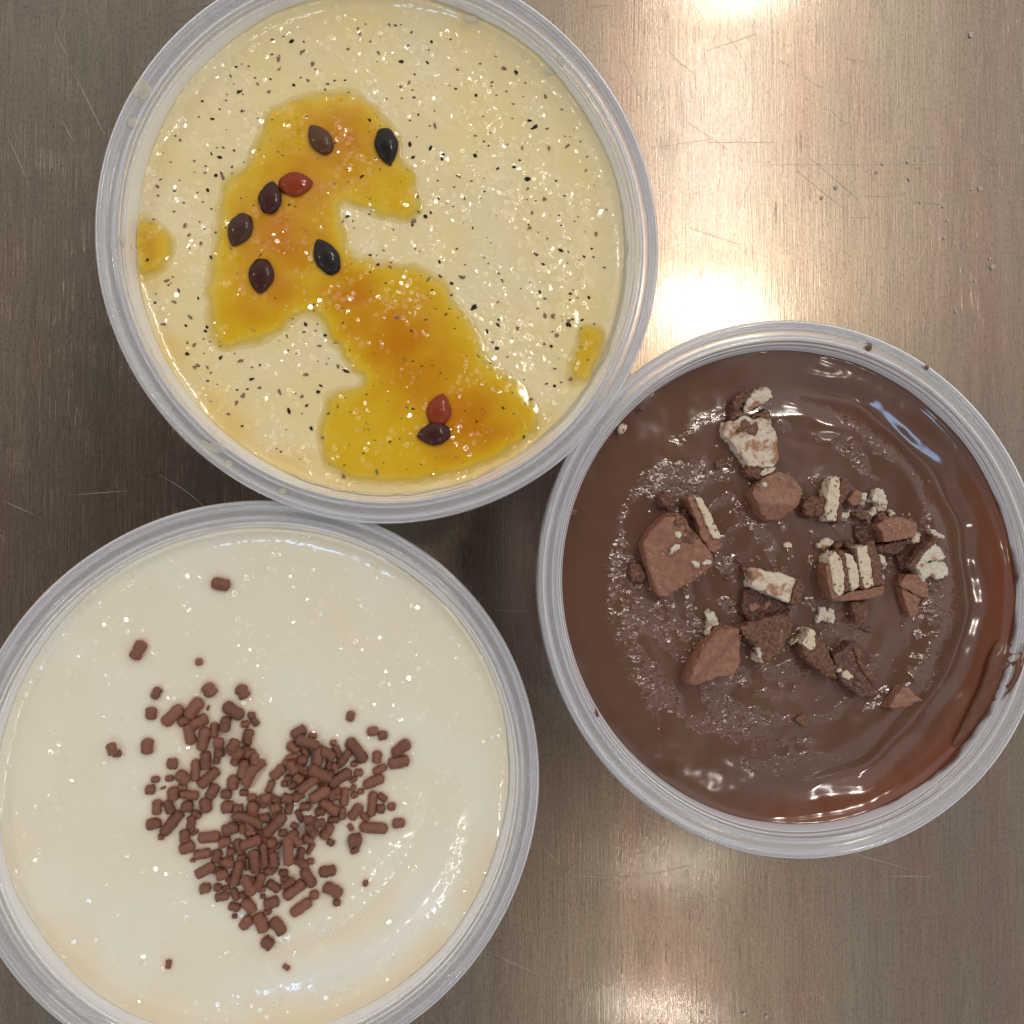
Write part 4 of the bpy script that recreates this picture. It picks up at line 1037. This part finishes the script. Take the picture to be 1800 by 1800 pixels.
# films and smears on cup walls and rims ------------------------------
def wall_film(key, name, a0, a1, top, mat, label, d_low, thick_=.22, seed=0, n=160, k=14, opacity=1.0):
    cup = CUPS[key]; cx, cy = cup['c']; z0 = cup['z'] / MM
    t = np.radians(np.linspace(a0, a1, n)); s = np.linspace(0, 1, k)
    T, Sg = np.meshgrid(t, s, indexing='ij')
    d1 = top(np.degrees(T))          # depth of the upper edge
    dep = d_low + (d1 - d_low) * Sg
    th = thick_ * np.sin(np.clip(Sg, 0, 1) * math.pi * .5 + math.pi * .5) ** .5 + .03
    r = rw(dep) + oval(cup, T) - th - .04 * gn(T * 30, Sg * 4, seed)
    V = np.stack([r * np.cos(T), r * np.sin(T), z0 - dep], 2).reshape(-1, 3) * MM
    idx = np.arange(n * k).reshape(n, k)
    Q = np.stack([idx[:-1, :-1].ravel(), idx[:-1, 1:].ravel(), idx[1:, 1:].ravel(), idx[1:, :-1].ravel()], 1)
    me = mesh_np(name, V, Q)
    end = sstep(0, .10, (T - t[0]) / (t[-1] - t[0])) * sstep(0, .10, (t[-1] - T) / (t[-1] - t[0]))
    al = sstep(1.0, .62, Sg + (.14 if mat is FILM else .30) * fbm(T * 12, Sg * 1.5, seed + 2, 2)) * end * opacity
    attr(me, 'film', np.clip(al, 0, 1))
    o = link(name, me, mat, None, (cx * MM, cy * MM, 0)); tag(o, label, 'smear'); return o
gk = lambda f, s: lambda d: f(d) + .9 * gn(d / 9, d * 0, s)
wall_film('B', 'chocolate_smear', -75, 60, gk(lambda d: 2.3 + 2.2 * sstep(5, 50, d) + 2.0 * sstep(-38, -70, d), 3), FILM, 'thin reddish-brown pudding smear up the right wall of the chocolate cup', 8.0, seed=5)
wall_film('A', 'custard_smear', -60, 120, gk(lambda d: 3.4 + 1.2 * np.sin(d / 20), 4), CFILM, 'thin pale custard film on the right and upper wall of the top cup', 9.0, seed=6, opacity=.7)
wall_film('A', 'custard_smear', -115, -62, gk(lambda d: 2.6 + 0 * d, 14), CFILM, 'lumpy pale custard smear on the lower wall of the top cup', 9.0, .16, seed=16)
wall_film('C', 'cream_smear', 25, 150, gk(lambda d: 2.8 + .9 * np.sin(d / 17), 7), CFILM, 'thin white cream film on the upper wall of the lower left cup', 7.5, seed=8, opacity=.85)

def smear(key, P, mat, label, h=.35, seed=0, name='smear'):
    """thick dab lying on the rim of a cup"""
    cup = CUPS[key]; z = cup['z']
    pts = [W(px, py, z) for px, py in P]
    cx = sum(p[0] for p in pts) / len(pts); cy = sum(p[1] for p in pts) / len(pts)
    K = chaikin([((p[0] - cx) / MM, (p[1] - cy) / MM) for p in pts], 2)
    rings = 6; V = []; Q = []; n = len(K)
    V.append((0, 0, h))
    for r in range(1, rings + 1):
        f = r / rings
        for (x, y) in K:
            zz = h * math.sqrt(max(0, 1 - f * f)) - .9 * (f == 1)
            zz += .12 * float(gn((x * f) / .6 + seed, (y * f) / .6, seed)) * (f < 1)
            V.append((x * f, y * f, zz))
    V = np.array(V)
    # follow the rim cross-section
    ccx, ccy = cup['c']
    wx = V[:, 0] + cx / MM - ccx; wy = V[:, 1] + cy / MM - ccy
    rr = np.hypot(wx, wy) - oval(cup, np.arctan2(wy, wx))
    prof = np.interp(rr, [49.9, 50.1, 50.6, 51.2, 51.8, 52.2, 53.1, 53.5, 54.1, 54.7, 55.1, 55.4, 56], [-4, -2.0, -.75, -.42, -.8, -1.4, -1.6, -1.1, 0, 0, -.4, -1.4, -3])
    V[:, 2] += prof
    me = bpy.data.meshes.new(name)
    F_ = [(0, 1 + i, 1 + (i + 1) % n) for i in range(n)]
    for r in range(1, rings):
        for i in range(n):
            a = 1 + (r - 1) * n + i; b = 1 + (r - 1) * n + (i + 1) % n
            F_.append((a, a + n, b + n, b))
    me.from_pydata([tuple(v * MM) for v in V], [], F_); me.polygons.foreach_set('use_smooth', [True] * len(me.polygons))
    attr(me, 'film', np.full(len(V), .55 if mat is CFILM else 1.0)); attr(me, 'ripple', np.zeros(len(V))); attr(me, 'edge_tone', np.ones(len(V)) * .8)
    o = link(name, me, mat, None, (cx, cy, z)); tag(o, label, 'smear'); return o
smear('B', [(1795,1125),(1815,1140),(1800,1190),(1775,1230),(1745,1275),(1705,1325),(1695,1320),(1720,1270),(1750,1210),(1762,1165),(1775,1135)], FILM, 'thick brown pudding dab across the right rim of the chocolate cup', .3, 3, 'chocolate_smear')
smear('B', [(1094,748),(1103,738),(1112,742),(1110,755),(1098,762)], WAFER, 'tan crumb stuck to the upper left rim of the chocolate cup', .6, 4, 'rim_crumb')
smear('B', [(1133,712),(1142,710),(1138,720),(1132,720)], CRUMBLY, 'tiny brown crumb on the inner rim at upper left of the chocolate cup', .5, 5, 'rim_crumb')
smear('B', [(1003,893),(1022,894),(1024,905),(1008,908)], FILM, 'small brown smudge on the left rim of the chocolate cup', .3, 6, 'chocolate_smear')
smear('B', [(1048,1240),(1056,1245),(1056,1262),(1050,1264)], FILM, 'brown streak on the lower left rim of the chocolate cup', .3, 7, 'chocolate_smear')
smear('B', [(1625,640),(1634,642),(1632,652),(1624,650)], FILM, 'tiny brown dot on the upper right rim of the chocolate cup', .3, 8, 'chocolate_smear')
smear('B', [(1528,604),(1540,606),(1538,616),(1529,614)], FILM, 'tiny brown ring stain on the top rim of the chocolate cup', .25, 9, 'chocolate_smear')
smear('A', [(226,160),(246,132),(262,140),(270,158),(252,172),(236,170)], CFILM, 'crusty pale custard dab on the upper left rim of the top cup', .16, 10, 'custard_smear')
smear('A', [(222,200),(238,196),(250,212),(230,222),(216,214)], CFILM, 'thin wet custard dab on the left rim of the top cup', .12, 11, 'custard_smear')
smear('A', [(962,100),(985,92),(996,104),(984,116),(966,114)], CFILM, 'pale yellow custard dab on the upper right rim of the top cup', .16, 12, 'custard_smear')
smear('A', [(812,8),(838,6),(850,20),(825,20)], CFILM, 'small custard dab on the top inner rim of the top cup', .15, 13, 'custard_smear')
smear('A', [(345,765),(368,780),(392,772),(400,786),(384,800),(356,790)], CFILM, 'wet custard dribble on the lower left rim of the top cup', .14, 14, 'custard_smear')
smear('A', [(392,808),(404,806),(408,820),(396,824)], CFILM, 'small custard drop below the dribble on the lower left rim', .15, 15, 'custard_smear')
smear('A', [(486,858),(500,856),(504,866),(490,870)], CFILM, 'small custard drop on the bottom rim of the top cup', .15, 16, 'custard_smear')
smear('A', [(205,408),(220,410),(222,430),(212,432)], PULP if False else CFILM, 'yellowish wet patch on the left inner rim of the top cup', .14, 17, 'custard_smear')

def crumb_dust():
    V, Fc = [], []
    rects = [(1130, 930, 1260, 1040, 5.0), (1280, 720, 1360, 830, 3.6), (1330, 830, 1410, 900, 4.6), (1215, 1110, 1310, 1190, 4.9), (1310, 1090, 1390, 1160, 4.3), (1440, 1130, 1540, 1220, 3.3), (1560, 900, 1610, 950, 4.5)]
    def bit(px, py, h, r):
        x, y, z = surf('B', px, py, h); z += h * MM; b = len(V)
        for k in range(6):
            d = [(1, 0, 0), (0, 1, 0), (-1, 0, 0), (0, -1, 0), (0, 0, 1), (0, 0, -1)][k]
            q = [d[j] * r * random.uniform(.6, 1.3) for j in range(3)]
            V.append((x + q[0], y + q[1], z + q[2] * .7))
        for f in ((0, 1, 4), (1, 2, 4), (2, 3, 4), (3, 0, 4), (1, 0, 5), (2, 1, 5), (3, 2, 5), (0, 3, 5)): Fc.append(tuple(b + q for q in f))
    for (x0, y0, x1, y1, h) in rects:
        for k in range(26): bit(random.uniform(x0, x1), random.uniform(y0, y1), h * .98, random.uniform(.00012, .00028))
    for k in range(170):
        px = random.gauss(1400, 110); py = random.gauss(1020, 95)
        bit(px, py, .05, random.uniform(.00012, .00034))
    me = mesh_np('crumb_dust', V, Fc, False)
    o = link('crumb_dust', me, CRUMB_MAT)
    tag(o, 'fine brown wafer crumb dust scattered over the chocolate pieces and pudding', 'crumbs', None, 'stuff')
m = M('crumb_dust'); m.set(Roughness=.55)
m.to('Base Color', m.mix(m.rng(m.noise(260, 2), .45, .60), (.28, .13, .08), (.62, .47, .32))); CRUMB_MAT = m.m
crumb_dust()
